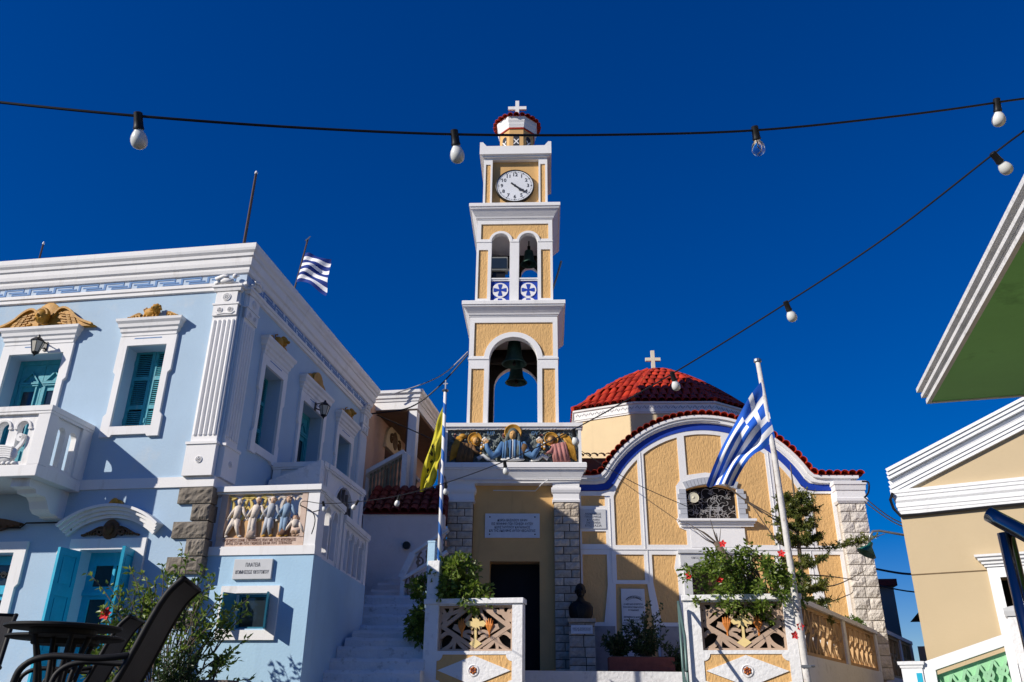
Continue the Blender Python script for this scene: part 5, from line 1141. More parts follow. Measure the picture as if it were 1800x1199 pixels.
# ------------------------------------------------------------------ front parapets with pierced panels
FX, FYo, FYAW = -.5095, 13.0, 12.0
FR = Matrix.Translation((FX, FYo, 0)) @ Matrix.Rotation(rad(-FYAW), 4, 'Z')
def fw(x, y, z): return tuple(FR @ Vector((x, y, z)))
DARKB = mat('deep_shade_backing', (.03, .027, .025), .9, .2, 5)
def pierced(parent, cx, cz, w, h, y):
    """tan pierced panel: straps, arcs and scrolls round a gilt cross"""
    g = G(); a, b = w / 2, h / 2
    g.plate(rect(cx - a, cx + a, cz - b, cz + b), y, y + .07, [rect(cx - a + .03, cx + a - .03, cz - b + .03, cz + b - .03)])
    k = 0
    def st(pts, wd=.036):
        nonlocal k; k += 1; wd *= 1.6
        for s in (-1, 1): g.ribbon([(cx + s * p[0] * a, cz + p[1] * b) for p in pts], wd, y + .006 + .0007 * k + (.0003 if s > 0 else 0), y + .06)
    st([(0, -.92), (.93, .10)]); st([(.93, .02), (.20, .93)]); st([(.0, -.62), (.42, -.14), (.62, .05)], .03)
    st(arc(.98, .98, .30, 270, 180, 8, rz=.62), .04); st(bez((.95, .55), (.60, .70), (.42, .78), (.30, .98), 8)); st(bez((.95, .92), (.78, .50), (.80, .30), (.95, .0), 8), .034)
    st(bez((.60, -.32), (.72, -.10), (.85, -.20), (.96, -.42), 8)); st(bez((.56, -.36), (.62, -.7), (.70, -.8), (.88, -.95), 8)); st(bez((.55, -.35), (.48, -.6), (.40, -.75), (.22, -.94), 8)); st(bez((.50, -.28), (.55, -.62), (.60, -.75), (.58, -.95), 8), .028)
    st(spiral(.22, -.28, .05, .17, 200, 520, 14), .03); st(bez((.36, -.2), (.40, .02), (.46, .1), (.60, .12), 8), .03); st(bez((.10, .0), (.16, .2), (.30, .3), (.42, .1), 8), .026); st(bez((.30, .30), (.22, .5), (.1, .6), (.12, .92), 8), .03)
    o = g.build('pierced_panel', TAN, parent)
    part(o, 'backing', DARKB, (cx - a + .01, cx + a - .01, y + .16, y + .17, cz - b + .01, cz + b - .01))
    g = G(); g.plate([(cx - .018, cz - .16), (cx - .10, cz - .22), (cx, cz - .285), (cx + .10, cz - .22), (cx + .018, cz - .16), (cx + .018, cz + .02)] + [(cx + x, cz + z) for x, z in ((.07, -.03), (.055, .03), (.12, .02), (.165, .065), (.12, .11), (.05, .095), (.06, .15), (.018, .13), (.03, .20), (0, .235), (-.03, .20), (-.018, .13), (-.06, .15), (-.05, .095), (-.12, .11), (-.165, .065), (-.12, .02), (-.055, .03), (-.07, -.03), (-.018, .02))], y - .004, y + .065); g.build('gilt_cross', CRGOLD, o)
    for s in (-1, 1):
        g = G(); fx = cx + s * .215
        for q, (dx, tz) in enumerate(((-.05, .12), (-.015, .14), (.02, .14), (.05, .11))): g.tube([(fx, y + .01, cz - .06), (fx + dx * .8, y - .004, cz + .04), (fx + dx, y + .01, cz + tz)], [.016, .022, .007], 6)
        g.tube([(fx, y + .02, cz - .13), (fx, y + .01, cz - .05)], .016, 6); g.build('painted_flower', ORANGE, o)
def diamond(parent, x0, x1, z0, z1, y):
    cx, cz, n = (x0 + x1) / 2, (z0 + z1) / 2, .09
    pts = []
    for (px, pz, a0) in ((x0, z0, 90), (x1, z0, 180), (x1, z1, 270), (x0, z1, 0)):
        pts += [(px + n * math.cos(rad(a0 - 90 * i / 6)) , pz + n * math.sin(rad(a0 - 90 * i / 6))) for i in range(7)]
    return pts, cx, cz
def parapet(name, label, xa, xb, pcx, z0):
    t = thing(name, label, 'parapet', (FX, FYo, 0), FYAW)
    dz0, dz1 = .745, 1.185
    pts, cx, cz = diamond(t, pcx - .575, pcx + .575, dz0, dz1, 0)
    g = G(); g.plate(rect(xa, xb, 0, 1.905), 0, .22, [rect(pcx - .575, pcx + .575, 1.235, 1.885), pts]); g.build('wall', LIME, t)
    part(t, 'coping', LIME, (xa - .02, xb + .02, -.03, .25, 1.906, 1.985), bevel=.008)
    o = part(t, 'ochre_field', YEL, (pcx - .6, pcx + .6, .012, .1, dz0 - .01, dz1 + .01))
    g = G(); g.plate([(pcx - .555, cz), (pcx, cz - .205), (pcx + .555, cz), (pcx, cz + .205)], -.006, .0115); lo = g.build('white_lozenge', LIME, t)
    g = G(); g.lathe([(.085, 0), (.085, -.008), (.072, -.014), (.066, -.004)], (pcx, -.006, cz), 24, 'y'); g.build('ring', LIME, lo)
    g = G()
    for k in range(6):
        a = PI / 3 * k + PI / 6; g.ball((pcx + .036 * math.cos(a), -.014, cz + .036 * math.sin(a)), .021, .014, .021, 8, 5)
    g.ball((pcx, -.018, cz), .014, .014, .014, 6, 5); g.build('painted_rosette', [RUST], lo); 
    g = G()
    for k in range(6):
        a = PI / 3 * k + PI / 6; g.ball((pcx + .037 * math.cos(a), -.024, cz + .037 * math.sin(a)), .012, .008, .012, 6, 4)
    g.build('petal', ORANGE, lo)
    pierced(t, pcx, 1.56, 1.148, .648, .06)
    return t
pL = parapet('parapet_wall', 'white parapet with pierced cross panel and lozenge left of the church steps', -.795, .725, -.005, 0)
pR = parapet('parapet_wall', 'white parapet with pierced cross panel and lozenge under the red-flowered bush', 3.09, 4.72, 3.90, 0)
part(pL, 'corner_column', LIME, (-.795, -.605, .021, .219, 1.986, 2.57), bevel=.01)
part(pL, 'side_wall', LIME, (-.79, -.57, .221, 2.1, 0, 1.5))
bpst = thing('blue_post', 'narrow pale blue post standing beside the left parapet column', 'post', fw(-.885, .5, 0), FYAW); part(bpst, 'shaft', SKYW, (-.06, .06, -.06, .06, 1.3, 2.93)); part(bpst, 'cap', SKYW, (-.065, .065, -.065, .065, 2.931, 2.96))
# metal handrail beside the right parapet
hr = thing('metal_handrail', 'thin dark green metal handrail along the left edge of the right parapet', 'handrail', fw(3.03, -.12, 0), FYAW)
g = G(); g.tube([(0, 0, 0), (0, 0, 1.86)], .02, 8); g.tube([(.06, -.5, 0), (.06, -.5, 1.36)], .02, 8); g.build('post', GREENM, hr, True)
g = G(); g.tube([(0, 0, 1.86), (0, -.04, 1.875), (.06, -.5, 1.36), (.06, -.9, .92)], .022, 8); g.tube([(0, .0, 1.0), (.06, -.5, .5)], .016, 8); g.build('rail', GREENM, hr, True)
# flag pole clamp
# ------------------------------------------------------------------ long balustrade running back to the church
lb = thing('balustrade', 'white wall with ochre lattice panels running back to the church corner', 'balustrade', fw(4.60, .02, 0), 0); lb.rotation_euler = (0, 0, rad(58))
part(lb, 'base_wall', LIME, (.13, 6.6, .0, .2, 0, 1.20)); part(lb, 'coping', LIME, (.13, 6.62, -.03, .23, 1.915, 1.985))
for x in (.13, 3.36, 6.42): part(lb, 'post', LIME, (x, x + .2, -.004, .204, 1.201, 1.914))
R_ = random.Random(17)
def lattice(parent, x0, x1, z0, z1, m, n, name='lattice_panel', y=.03):
    g = G(); g.plate(rect(x0, x1, z0, z1), y, y + .09, [rect(x0 + .05, x1 - .05, z0 + .05, z1 - .05)])
    w = (x1 - x0 - .1) / n; k = 0
    for i in range(n):
        xa = x0 + .05 + w * i
        for (p, q, r_, s) in (((0, 0), (.3, .5), (.9, .6), (1, 1)), ((0, 1), (.4, .6), (.5, .3), (1, 0)), ((.5, 0), (.2, .3), (.8, .7), (.5, 1)), ((0, .5), (.3, .8), (.6, .2), (1, .5))):
            k += 1; g.ribbon([(xa + u * w, z0 + .05 + v * (z1 - z0 - .1)) for u, v in bez(p, q, r_, s, 6)], .04, y + .01 + .0006 * (k % 23), y + .075)
    return g.build(name, m, parent)
lattice(lb, .34, 3.35, 1.205, 1.91, TANO, 6); lattice(lb, 3.57, 6.41, 1.205, 1.91, TANO, 6)
lb2 = thing('balustrade', 'shorter pale balustrade with ochre lattice beyond the church corner', 'balustrade', fw(4.60, .02, 0), 0); lb2.rotation_euler = (0, 0, rad(58))
part(lb2, 'base_wall', PINKW, (6.95, 11.6, .0, .2, 0, 1.15)); part(lb2, 'coping', PINKW, (6.9, 11.6, -.03, .23, 2.02, 2.10))
for x in (6.95, 9.6, 11.4): part(lb2, 'post', PINKW, (x, x + .25, -.004, .204, 1.151, 2.019))
lattice(lb2, 7.21, 9.59, 1.155, 2.015, TANO, 4); lattice(lb2, 9.86, 11.39, 1.155, 2.015, TANO, 3)
pb = thing('stacked_boxes', 'pinkish masonry block with ochre end behind the far balustrade', 'block', fw(4.6, .02, 0), 0); pb.rotation_euler = (0, 0, rad(58)); part(pb, 'block', SALMON, (11.0, 12.2, -.9, -.2, 0, 1.95)); part(pb, 'end', YELS, (12.21, 12.5, -.9, -.2, 0, 1.95))

# ------------------------------------------------------------------ cream house on the right
RX, RY, RYAW = 5.7334, 12.0, 30.0
rh = thing('cream_house', 'cream house with white pediment cornice at the right edge', 'house', (RX, RY, 0), RYAW)
RR = Matrix.Translation((RX, RY, 0)) @ Matrix.Rotation(rad(-RYAW), 4, 'Z')
def rw(x, y, z): return tuple(RR @ Vector((x, y, z)))
SMC = mat('smooth_cream_paint', (.515, .405, .25), .7, .05, .8, .12, 30, dirt=(.44, .33, .19), dscale=1.0, damt=.3)
CLW = mat('clean_white_paint', (.80, .81, .82), .7, .04, 1.5, .5, 25, dirt=(.5, .5, .5), dscale=4, damt=.25)
g = G(); g.plate(rect(0, 6.4, 0, 3.15), 0, .3, [rect(1.09, 2.1, .3, 2.15)]); g.box(0, .3, .301, 6, 0, 3.15); g.box(6.1, 6.4, .301, 6, 0, 3.15); g.box(.301, 6.09, 5.7, 6, 0, 3.15)
g.plate([(0, 3.151), (6.4, 3.151), (6.4, 3.5), (3.2, 4.82), (0, 3.5)], .01, .25); g.build('wall', SMC, rh)
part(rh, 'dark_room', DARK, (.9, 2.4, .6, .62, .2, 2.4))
prof = [(o_ * .5, z_) for o_, z_ in [(-.05, 3.11), (.015, 3.112), (.02, 3.16), (.035, 3.165), (.04, 3.21), (.06, 3.215), (.065, 3.26), (.05, 3.275), (.09, 3.31), (.10, 3.36), (.12, 3.37), (.125, 3.41), (.145, 3.42), (.15, 3.465), (-.05, 3.47)]]
g = G(); g.sweep([(0, 6), (0, 0), (6.4, 0), (6.4, 6)], prof); g.build('cornice', CLW, rh)
g = G(); sl3 = math.atan2(1.32, 3.2)
for k, (o, w, y) in enumerate(((0.09, .05, -.05), (.14, .045, -.065), (.19, .05, -.08), (.26, .055, -.04), (.32, .05, -.11), (.37, .05, -.13), (.42, .045, -.15))):
    dz = o / math.cos(sl3); g.ribbon([(-.07, 3.33 + dz - .07 * math.tan(sl3)), (3.2, 3.33 + dz + 3.2 * math.tan(sl3)), (6.47, 3.33 + dz - .07 * math.tan(sl3))], w, y, .02)
g.build('raking_cornice', CLW, rh)
g = G(); g.plate([(-.1, 3.60), (3.2, 4.92), (6.5, 3.60)], .30, 6.1); g.build('roof', MATS['red_underlay'], rh)
part(rh, 'score_line', mat('score_line_dirt', (.16, .11, .06), .9, .3, 8), (0, .95, -.004, .003, 2.245, 2.262))
g = G(); g.plate([(.955, .3), (1.09, .3), (1.09, 2.15), (2.1, 2.15), (2.1, .3), (2.24, .3), (2.24, 2.29), (.955, 2.29)], -.04, -.001); df = g.build('door_surround', CLW, rh)
g = G(); g.sweep([(.95, 0), (.95, -.04), (2.25, -.04), (2.25, 0)], [(-.02, 2.291), (.02, 2.293), (.02, 2.32), (.045, 2.33), (.05, 2.36), (.08, 2.375), (.085, 2.41), (.11, 2.42), (.115, 2.45), (-.02, 2.46)]); g.build('door_cornice', CLW, df)
g = G(); g.tube([(-.04, -.10, 3.42), (-.09, -.09, 3.33), (-.07, -.06, 3.20), (.0, -.045, 3.09), (.25, -.035, 3.085), (1.2, -.04, 3.10), (2.5, -.04, 3.10)], .022, 7); g.build('eaves_cable', CABLE, rh)
# its stair wall with mint green panel
rs_ = thing('stair_wall', 'white stair wall with mint green pierced panel in front of the cream house', 'wall', (RX, RY, 0), RYAW)
g = G(); g.plate([(-.02, 0), (1.06, 0), (1.06, 1.40), (-.02, 1.055)], -.70, -.45, [[(.13, .20), (.96, .20), (.96, 1.235), (.13, .965)]]); g.build('wall', CLW, rs_)
g = G(); g.plate([(.13, .20), (.96, .20), (.96, 1.18), (.13, .91)], -.58, -.54); g.build('panel_back', GREENP, rs_)
g = G(); R_ = random.Random(31); k = 0
for i in range(5):
    xa = .14 + .165 * i; zt_ = .86 + .325 * (xa - .13)
    for pts in (bez((xa, zt_), (xa + .06, zt_ - .2), (xa + .14, zt_ - .1), (xa + .16, zt_ - .35), 8), spiral(xa + .08, zt_ - .12, .02, .07, 0, 430, 12), bez((xa + .16, zt_ + .05), (xa + .1, zt_ - .15), (xa + .02, zt_ - .2), (xa, zt_ - .5), 8), [(xa, zt_ - .6), (xa + .16, zt_ - .3)]):
        k += 1; g.ribbon(pts, .032, -.65 + .001 * k, -.575)
g.build('green_scrollwork', GREENP, rs_)
pp = part(rs_, 'gate_post', LIME, (1.07, 1.40, -.74, -.42, 0, 1.58)); g = G(); g.sweep([(1.07, -.42), (1.07, -.74), (1.40, -.74), (1.40, -.42)], [(-.1, 1.58), (.02, 1.582), (.03, 1.64), (.03, 1.68), (-.1, 1.72)]); g.build('post_cap', MARBLE, pp)
wp = thing('white_pier', 'small white pier with moulded cap and blue strip at the bottom right', 'pier', rw(-.27, -.72, 0), RYAW)
part(wp, 'shaft', CLW, (0, .25, 0, .25, 0, .99)); g = G(); g.sweep([(0, .25), (0, 0), (.25, 0), (.25, .25)], [(-.1, .991), (.01, .992), (.015, 1.02), (.03, 1.03), (.035, 1.07), (-.1, 1.08)]); g.build('cap', CLW, wp); part(wp, 'blue_strip', TURQ, (.17, .235, -.006, -.001, .2, .93))
# green soffit canopy, near right
EX, EY, EYAW = 4.433, 8.36, 15.3
ev = thing('canopy', 'roof overhang with green painted underside and stepped white edge, top right', 'canopy', (EX, EY, 0), EYAW)
ER = Matrix.Translation((EX, EY, 0)) @ Matrix.Rotation(rad(-EYAW), 4, 'Z')
part(ev, 'soffit', GREENS, (.09, 5, -7.5, -.09, 3.50, 3.56))
CONC = mat('flaking_white_edge', (.72, .71, .70), .85, .1, 3, .8, 30, dirt=(.28, .26, .24), dscale=7, damt=.6, streak=False)
g = G(); g.sweep([(5, 0), (0, 0), (0, -7.5)][::-1], [(0, 0)]) if False else None
g = G(); pr = [(-.09, 3.49), (-.05, 3.49), (-.05, 3.535), (-.07, 3.54), (-.07, 3.565), (-.02, 3.57), (-.02, 3.61), (-.04, 3.615), (-.04, 3.64), (.01, 3.645), (.01, 3.69), (-.09, 3.70)]
g.sweep([(5.0, 0), (0, 0), (0, -7.5)], pr); g.build('fascia', CONC, ev)
part(ev, 'slab', CONC, (.05, 5, -7.5, -.05, 3.561, 3.69))
part(ev, 'wall', SMC, (1.42, 1.7, -7.5, -1.0, 0, 3.499))
# polished steel handrail close to the camera
sr_ = thing('steel_handrail', 'polished steel tube handrail close to the camera at bottom right', 'handrail', (1.332, 2.214, 0), 0)
g = G(); g.tube([(0, 0, 0), (0, 0, .895)], .0205, 16); g.build('post', STEEL, sr_, True)
g = G(); g.tube([(-.019, .030, .953), (-.017, .027, .951), (0, 0, .925), (.02, -.20, .80), (.05, -.55, .58)], [.008, .021, .0215, .0215, .0215], 16); g.build('rail', STEEL, sr_, True)
# ------------------------------------------------------------------ flags and flag poles
FBLUE = mat('flag_blue', (.012, .10, .50), .8, .12, 5); FWHITE = mat('flag_white', (.80, .80, .82), .8, .06, 5); FYEL = mat('flag_yellow', (.50, .44, .03), .8, .15, 5); FBLK = mat('flag_black', (.015, .013, .012), .8, .1, 5)
def cubic(P, t): return P[0] * (1 - t) ** 3 + P[1] * 3 * t * (1 - t) ** 2 + P[2] * 3 * t * t * (1 - t) + P[3] * t ** 3
def flag_mesh(top, bot, pat, mats, parent, ns=44, nt=18, amp=.05, waves=2.6, ph=0.0, thick=.003, nf=None, name='cloth'):
    """cloth between a top and a bottom edge curve (hoist to fly), folded in depth; pat(s, t) picks the colour"""
    T = [Vector(p) for p in top]; B = [Vector(p) for p in bot]; g = G(); vs = []
    nrm = nf or Vector((0, -1, 0))
    for side in (0, 1):
        for j in range(nt + 1):
            for i in range(ns + 1):
                s, t = i / ns, j / nt; p = cubic(T, s).lerp(cubic(B, s), t)
                w = amp * min(1, s * 3) * (math.sin(waves * PI * (s * .9 + t * .9) + ph) + .45 * math.sin(5.1 * PI * (t - .3 * s) + ph * 2))
                vs.append(p + nrm * (w + side * thick))
    k = ns + 1; off = k * (nt + 1); fs = []; mi = []
    for side in (0, 1):
        for j in range(nt):
            for i in range(ns):
                f = (j * k + i, j * k + i + 1, (j + 1) * k + i + 1, (j + 1) * k + i); fs.append(tuple(off * side + q for q in (f if side else f[::-1]))); mi.append(pat((i + .5) / ns, (j + .5) / nt))
    o = len(g.v); g.v = [tuple(p) for p in vs]; g.f = [list(f) for f in fs]; g.mi = mi
    me = bpy.data.meshes.new(name); me.from_pydata(g.v, [], g.f)
    for m_ in mats: me.materials.append(m_)
    me.polygons.foreach_set('material_index', mi); me.polygons.foreach_set('use_smooth', [True] * len(me.polygons)); me.update()
    return put(name, me, parent)
def greek(s, t):
    r_ = min(8, int(t * 9))
    if s < .37 and r_ < 5:
        return 1 if (r_ == 2 or .148 < s < .222) else 0
    return r_ % 2
pole = thing('flagpole', 'tall leaning flagpole with flaking white paint fixed to the right parapet', 'flagpole', fw(4.70, -.12, 0), FYAW)
POLE = mat('flaking_pole_paint', (.62, .60, .57), .7, .15, 8, .5, 40, dirt=(.20, .11, .06), dscale=9, damt=.8)
g = G(); g.tube([(0, 0, 0), (-.04, 0, .95), (-.10, 0, 4.0), (-.175, 0, 5.52)], [.05, .048, .042, .036], 12); g.build('shaft', POLE, pole, True)
g = G(); g.lathe([(.06, 0), (.06, .04), (.02, .06)], (-.175, 0, 5.5), 10); g.build('cap', GREYM, pole)
g = G(); g.tube([(-.10, -.03, 1.02), (.08, -.03, 1.02)], .016, 6); g.tube([(.07, 0, 1.02), (.07, .12, 1.02)], .014, 6); g.box(-.09, .03, -.06, .06, 1.0, 1.035); g.build('clamp', GREYM, pole)
g = G(); g.tube([(-.075, .03, .2), (-.085, .02, 1.9), (-.10, .02, 1.95)], .015, 6); g.build('cable', CABLE, pole)
f1 = thing('greek_flag', 'large blue and white Greek flag drooping from the leaning flagpole', 'flag', fw(0, 0, 0), FYAW)
flag_mesh([(4.545, -.15, 5.16), (4.20, -.15, 4.78), (3.88, -.15, 4.25), (3.56, -.15, 3.54)], [(4.64, -.15, 4.24), (4.40, -.15, 4.02), (4.18, -.15, 3.95), (3.97, -.15, 3.55)], greek, [FBLUE, FWHITE], f1, amp=.085, waves=3.1, ph=.6)
poleL = thing('flagpole', 'slim blue and white spiral striped flagpole with small cross on top', 'flagpole', fw(-.637, .12, 0), FYAW)
m_ = bpy.data.materials.new('spiral_stripe_paint'); m_.use_nodes = True; n_ = m_.node_tree.nodes; l_ = m_.node_tree.links
tc = n_.new('ShaderNodeTexCoord'); sx_ = n_.new('ShaderNodeSeparateXYZ'); l_.new(tc.outputs['Object'], sx_.inputs[0])
at_ = n_.new('ShaderNodeMath'); at_.operation = 'ARCTAN2'; l_.new(sx_.outputs['Y'], at_.inputs[0]); l_.new(sx_.outputs['X'], at_.inputs[1])
mu = n_.new('ShaderNodeMath'); mu.operation = 'MULTIPLY_ADD'; mu.inputs[1].default_value = 15.5; l_.new(sx_.outputs['Z'], mu.inputs[0]); l_.new(at_.outputs[0], mu.inputs[2])
sn = n_.new('ShaderNodeMath'); sn.operation = 'SINE'; l_.new(mu.outputs[0], sn.inputs[0]); gt = n_.new('ShaderNodeMath'); gt.operation = 'GREATER_THAN'; gt.inputs[1].default_value = .15; l_.new(sn.outputs[0], gt.inputs[0])
mx_ = n_.new('ShaderNodeMix'); mx_.data_type = 'RGBA'; mx_.inputs['A'].default_value = (.72, .72, .72, 1); mx_.inputs['B'].default_value = (.02, .12, .42, 1); l_.new(gt.outputs[0], mx_.inputs['Factor']); l_.new(mx_.outputs['Result'], n_['Principled BSDF'].inputs['Base Color']); n_['Principled BSDF'].inputs['Roughness'].default_value = .5
g = G(); g.tube([(0, 0, 1.5), (-.035, 0, 5.44)], .034, 12, .028); g.build('shaft', m_, poleL, True)
g = G(); g.lathe([(.05, 0), (.06, .015), (.05, .03)], (-.035, 0, 5.44), 10); g.box(-.045, -.025, -.008, .008, 5.47, 5.65); g.box(-.075, .005, -.007, .007, 5.57, 5.59); g.build('cross_finial', GREYM, poleL)
def eagle(s, t):
    u, v = s * 1.0, t
    if .18 < v < .52 and .25 < u < .93:
        q = math.sin(u * 61 + v * 20) + .8 * math.sin(u * 23 - v * 31)
        if abs(v - .34) < .03 + .12 * abs(math.sin(u * 9.5)) and q > .35: return 1
    return 0
f2 = thing('yellow_flag', 'yellow flag with black emblem hanging from the striped flagpole', 'flag', fw(0, 0, 0), FYAW)
flag_mesh([(-.69, .12, 5.18), (-.84, .12, 4.80), (-.99, .12, 4.25), (-1.03, .12, 3.70)], [(-.675, .12, 4.40), (-.70, .12, 4.2), (-.75, .12, 4.0), (-.79, .12, 3.82)], eagle, [FYEL, FBLK], f2, ns=70, nt=30, amp=.05, waves=3.4, ph=.3)
pole3 = thing('roof_flagpole', 'thin dark flagpole on the roof of the blue house', 'flagpole', (-5.245, 17.19, 7.4), 0)
g = G(); g.tube([(0, 0, 0), (.085, 0, 2.06), (.26, -.03, 3.42)], .022, 6); g.build('shaft', mat('rusty_iron', (.07, .045, .04), .7, .3, 8), pole3); g = G(); g.tube([(.22, -.03, 3.36), (.31, -.03, 3.50)], .035, 6, .01); g.build('tip', GREYM, pole3)
f3 = thing('tattered_flag', 'tattered blue and white striped flag flying over the blue house roof', 'flag', (0, 0, 0), 0)
flag_mesh([(-5.0, 17.15, 10.40), (-4.8, 17.0, 10.42), (-4.6, 17.2, 10.2), (-4.34, 17.05, 10.22)], [(-5.135, 17.17, 9.62), (-4.9, 17.0, 9.72), (-4.7, 17.2, 9.45), (-4.36, 17.05, 9.22)], lambda s, t: min(8, int(t * 9)) % 2, [mat('faded_navy', (.008, .03, .20), .8, .15, 5), FWHITE], f3, ns=36, nt=18, amp=.05, waves=3.0, ph=1.2)

# ------------------------------------------------------------------ festoon lights
def smooth_path(P, n=8):
    P = [Vector(p) for p in P]; out = []
    for i in range(len(P) - 1):
        a, b, c, d = P[max(0, i - 1)], P[i], P[i + 1], P[min(len(P) - 1, i + 2)]
        for k in range(n):
            t = k / n; out.append(.5 * ((2 * b) + (c - a) * t + (2 * a - 5 * b + 4 * c - d) * t * t + (3 * b - a - 3 * c + d) * t ** 3))
    return out + [P[-1]]
S1 = [(-5.5, 2.45, 3.0), (-3.6, 2.38, 2.60), (-2.017, 2.337, 2.445), (-1.853, 2.347, 2.425), (-1.378, 2.405, 2.418), (-0.84, 2.54, 2.482), (-0.231, 2.67, 2.56), (0.428, 2.829, 2.693), (1.089, 2.98, 2.846), (1.744, 3.057, 2.992), (2.298, 3.081, 3.108), (2.764, 3.127, 3.251), (3.03, 3.18, 3.54)]
S2 = [(2.93, 2.80, 3.54), (2.557, 2.95, 3.046), (2.458, 3.176, 3.018), (2.401, 3.344, 3.01), (2.102, 3.945, 2.894), (1.704, 4.548, 2.772), (1.138, 5.38, 2.628), (0.518, 6.501, 2.573), (-0.058, 7.584, 2.602), (-0.714, 8.852, 2.71), (-1.3, 9.504, 2.721), (-1.905, 10.133, 2.787), (-2.466, 10.74, 2.899), (-2.923, 11.523, 3.107), (-3.05, 11.84, 3.12)]
for P, lab, r_ in ((S1, 'near black festoon cable crossing the whole sky', .0054), (S2, 'second black festoon cable running diagonally down to the dancers relief', .0052)):
    g = G(); g.tube(smooth_path(P), r_, 6); tag(g.build('festoon_cable', CABLE), lab, 'cable')
cp = thing('cafe_post', 'slim dark post at the left carrying the end of the high festoon cable', 'post', (-5.5, 2.45, .16), 0); G().tube([(0, 0, 0), (0, 0, 2.9)], .03, 8).build('shaft', GREYM, cp); part(cp, 'base_plate', GREYM, (-.1, .1, -.1, .1, 0, .02))
def bulb(a, b, label, m=BULB, r=.029):
    a, b = Vector(a), Vector(b); d = (b - a).normalized()
    t = thing('light_bulb', label, 'bulb', tuple(a), 0, 'bulbs on the festoon cables'); t.rotation_euler = (-d).to_track_quat('Z', 'Y').to_euler()
    k = r / .031
    g = G(); g.lathe([(.012, .016), (.017, .012), (.0175, -.02), (.0185, -.04), (.0205, -.046), (.0205, -.052), (.014, -.056)], n=14); g.v = [(x * k, y * k, z * k) for x, y, z in g.v]; g.build('socket', BLACK, t, 40)
    g = G(); g.lathe([(.0145, -.05), (.017, -.058), (.0235, -.068), (.0290, -.080), (.0318, -.093), (.0315, -.104), (.0285, -.115), (.022, -.124), (.012, -.130), (.001, -.132)], n=20); g.v = [(x * k, y * k, z * k) for x, y, z in g.v]; g.build('globe', m, t, True)
    if m is CLEARB:
        g = G(); g.tube([(0, 0, -.05), (0, 0, -.085), (.008, 0, -.10), (-.008, 0, -.11)], .002, 5); g.build('filament', GREYM, t)
for a, b, lab in (((-1.378, 2.405, 2.418), (-1.372, 2.454, 2.307), 'frosted bulb nearest the left edge on the high festoon cable'), ((-0.241, 2.668, 2.564), (-0.228, 2.707, 2.477), 'frosted bulb just left of the clock on the high festoon cable'),
                  ((1.087, 2.978, 2.851), (1.108, 3.024, 2.748), 'clear glass bulb on the high festoon cable, right of the tower'), ((2.295, 3.079, 3.113), (2.307, 3.122, 3.017), 'frosted bulb on the high festoon cable near the right edge')):
    bulb(a, b, lab, CLEARB if 'clear' in lab else BULB)
for a, b, lab in (((2.401, 3.347, 3.005), (2.456, 3.372, 2.949), 'topmost tilted bulb on the diagonal festoon cable, near the right edge'), ((1.704, 4.548, 2.772), (1.741, 4.582, 2.695), 'second bulb from the top on the diagonal festoon cable, against open sky'),
                  ((1.138, 5.38, 2.628), (1.172, 5.426, 2.525), 'bulb on the diagonal festoon cable in front of the church dome'), ((0.518, 6.505, 2.564), (0.538, 6.544, 2.478), 'bulb beside the right angel of the tower relief'),
                  ((-0.058, 7.587, 2.597), (-0.04, 7.631, 2.498), 'bulb just below the middle figure of the tower relief'), ((-0.714, 8.854, 2.704), (-0.706, 8.916, 2.567), 'bulb just right of the striped flagpole'),
                  ((-1.3, 9.507, 2.715), (-1.339, 9.559, 2.599), 'bulb in front of the dark red lean-to roof'), ((-1.898, 10.13, 2.793), (-1.981, 10.182, 2.676), 'tilted bulb in front of the far pilaster of the blue house'), ((-2.467, 10.734, 2.913), (-2.435, 10.798, 2.769), 'lowest bulb, beside the corner post of the dancers relief')):
    bulb(a, b, lab, r=.0295)
g = G(); g.tube(smooth_path([(-3.05, 11.84, 3.12), (-2.86, 11.83, 3.02), (-2.80, 11.80, 2.88), (-2.83, 11.80, 2.70)]), .008, 5); g.tube(smooth_path([(-2.70, 11.6, 3.0), (-2.86, 11.83, 3.02)]), .008, 5); tag(g.build('loose_cable_end', CABLE), 'loose black cable end hanging by the terrace corner post', 'cable')

# ------------------------------------------------------------------ power lines and small things
def wire(pts, r, label, m=CABLE): g = G(); g.tube(smooth_path(pts, 6), r, 5); return tag(g.build('overhead_wire', m), label, 'wire')
def lw(x, y, z): return hw(x, y, z)
wire([cw(-1.22, .6, 8.53), tuple((Vector(cw(-1.22, .6, 8.53)) + Vector(lw(1.2, 7.1, 7.75))) / 2 - Vector((0, 0, .12))), lw(1.2, 7.1, 7.75), lw(.4, 7.0, 7.45)], .016, 'pale wire from the tower to the pink porch', mat('pale_cable', (.3, .3, .32), .6, .1, 5))
wire([cw(-1.20, .5, 8.42), tuple((Vector(cw(-1.2, .5, 8.42)) + Vector(lw(.9, 7.0, 7.2))) / 2 - Vector((0, 0, .2))), lw(.9, 7.0, 7.1), lw(.1, 6.9, 6.95), lw(-.2, 6.7, 6.85)], .018, 'dark sagging wire from the tower across the pink porch')
wire([lw(.1, 6.9, 6.9), lw(.9, 7.0, 6.55), lw(1.9, 7.2, 6.1)], .014, 'dark wire slanting over the porch pillar towards the yellow flag')
c0_ = Vector(cw(7.66, .3, 4.75))
for i, (q, lab) in enumerate((((6.9, 13.4, 3.15), 'upper power line from the church corner to the cream house'), ((6.75, 13.2, 3.02), 'lower power line from the church corner to the cream house'))):
    b = Vector(q); wire([tuple(c0_ + Vector((0, 0, .15 - .12 * i))), tuple((c0_ + b) / 2 - Vector((0, 0, .10))), tuple(b)], .013, lab)
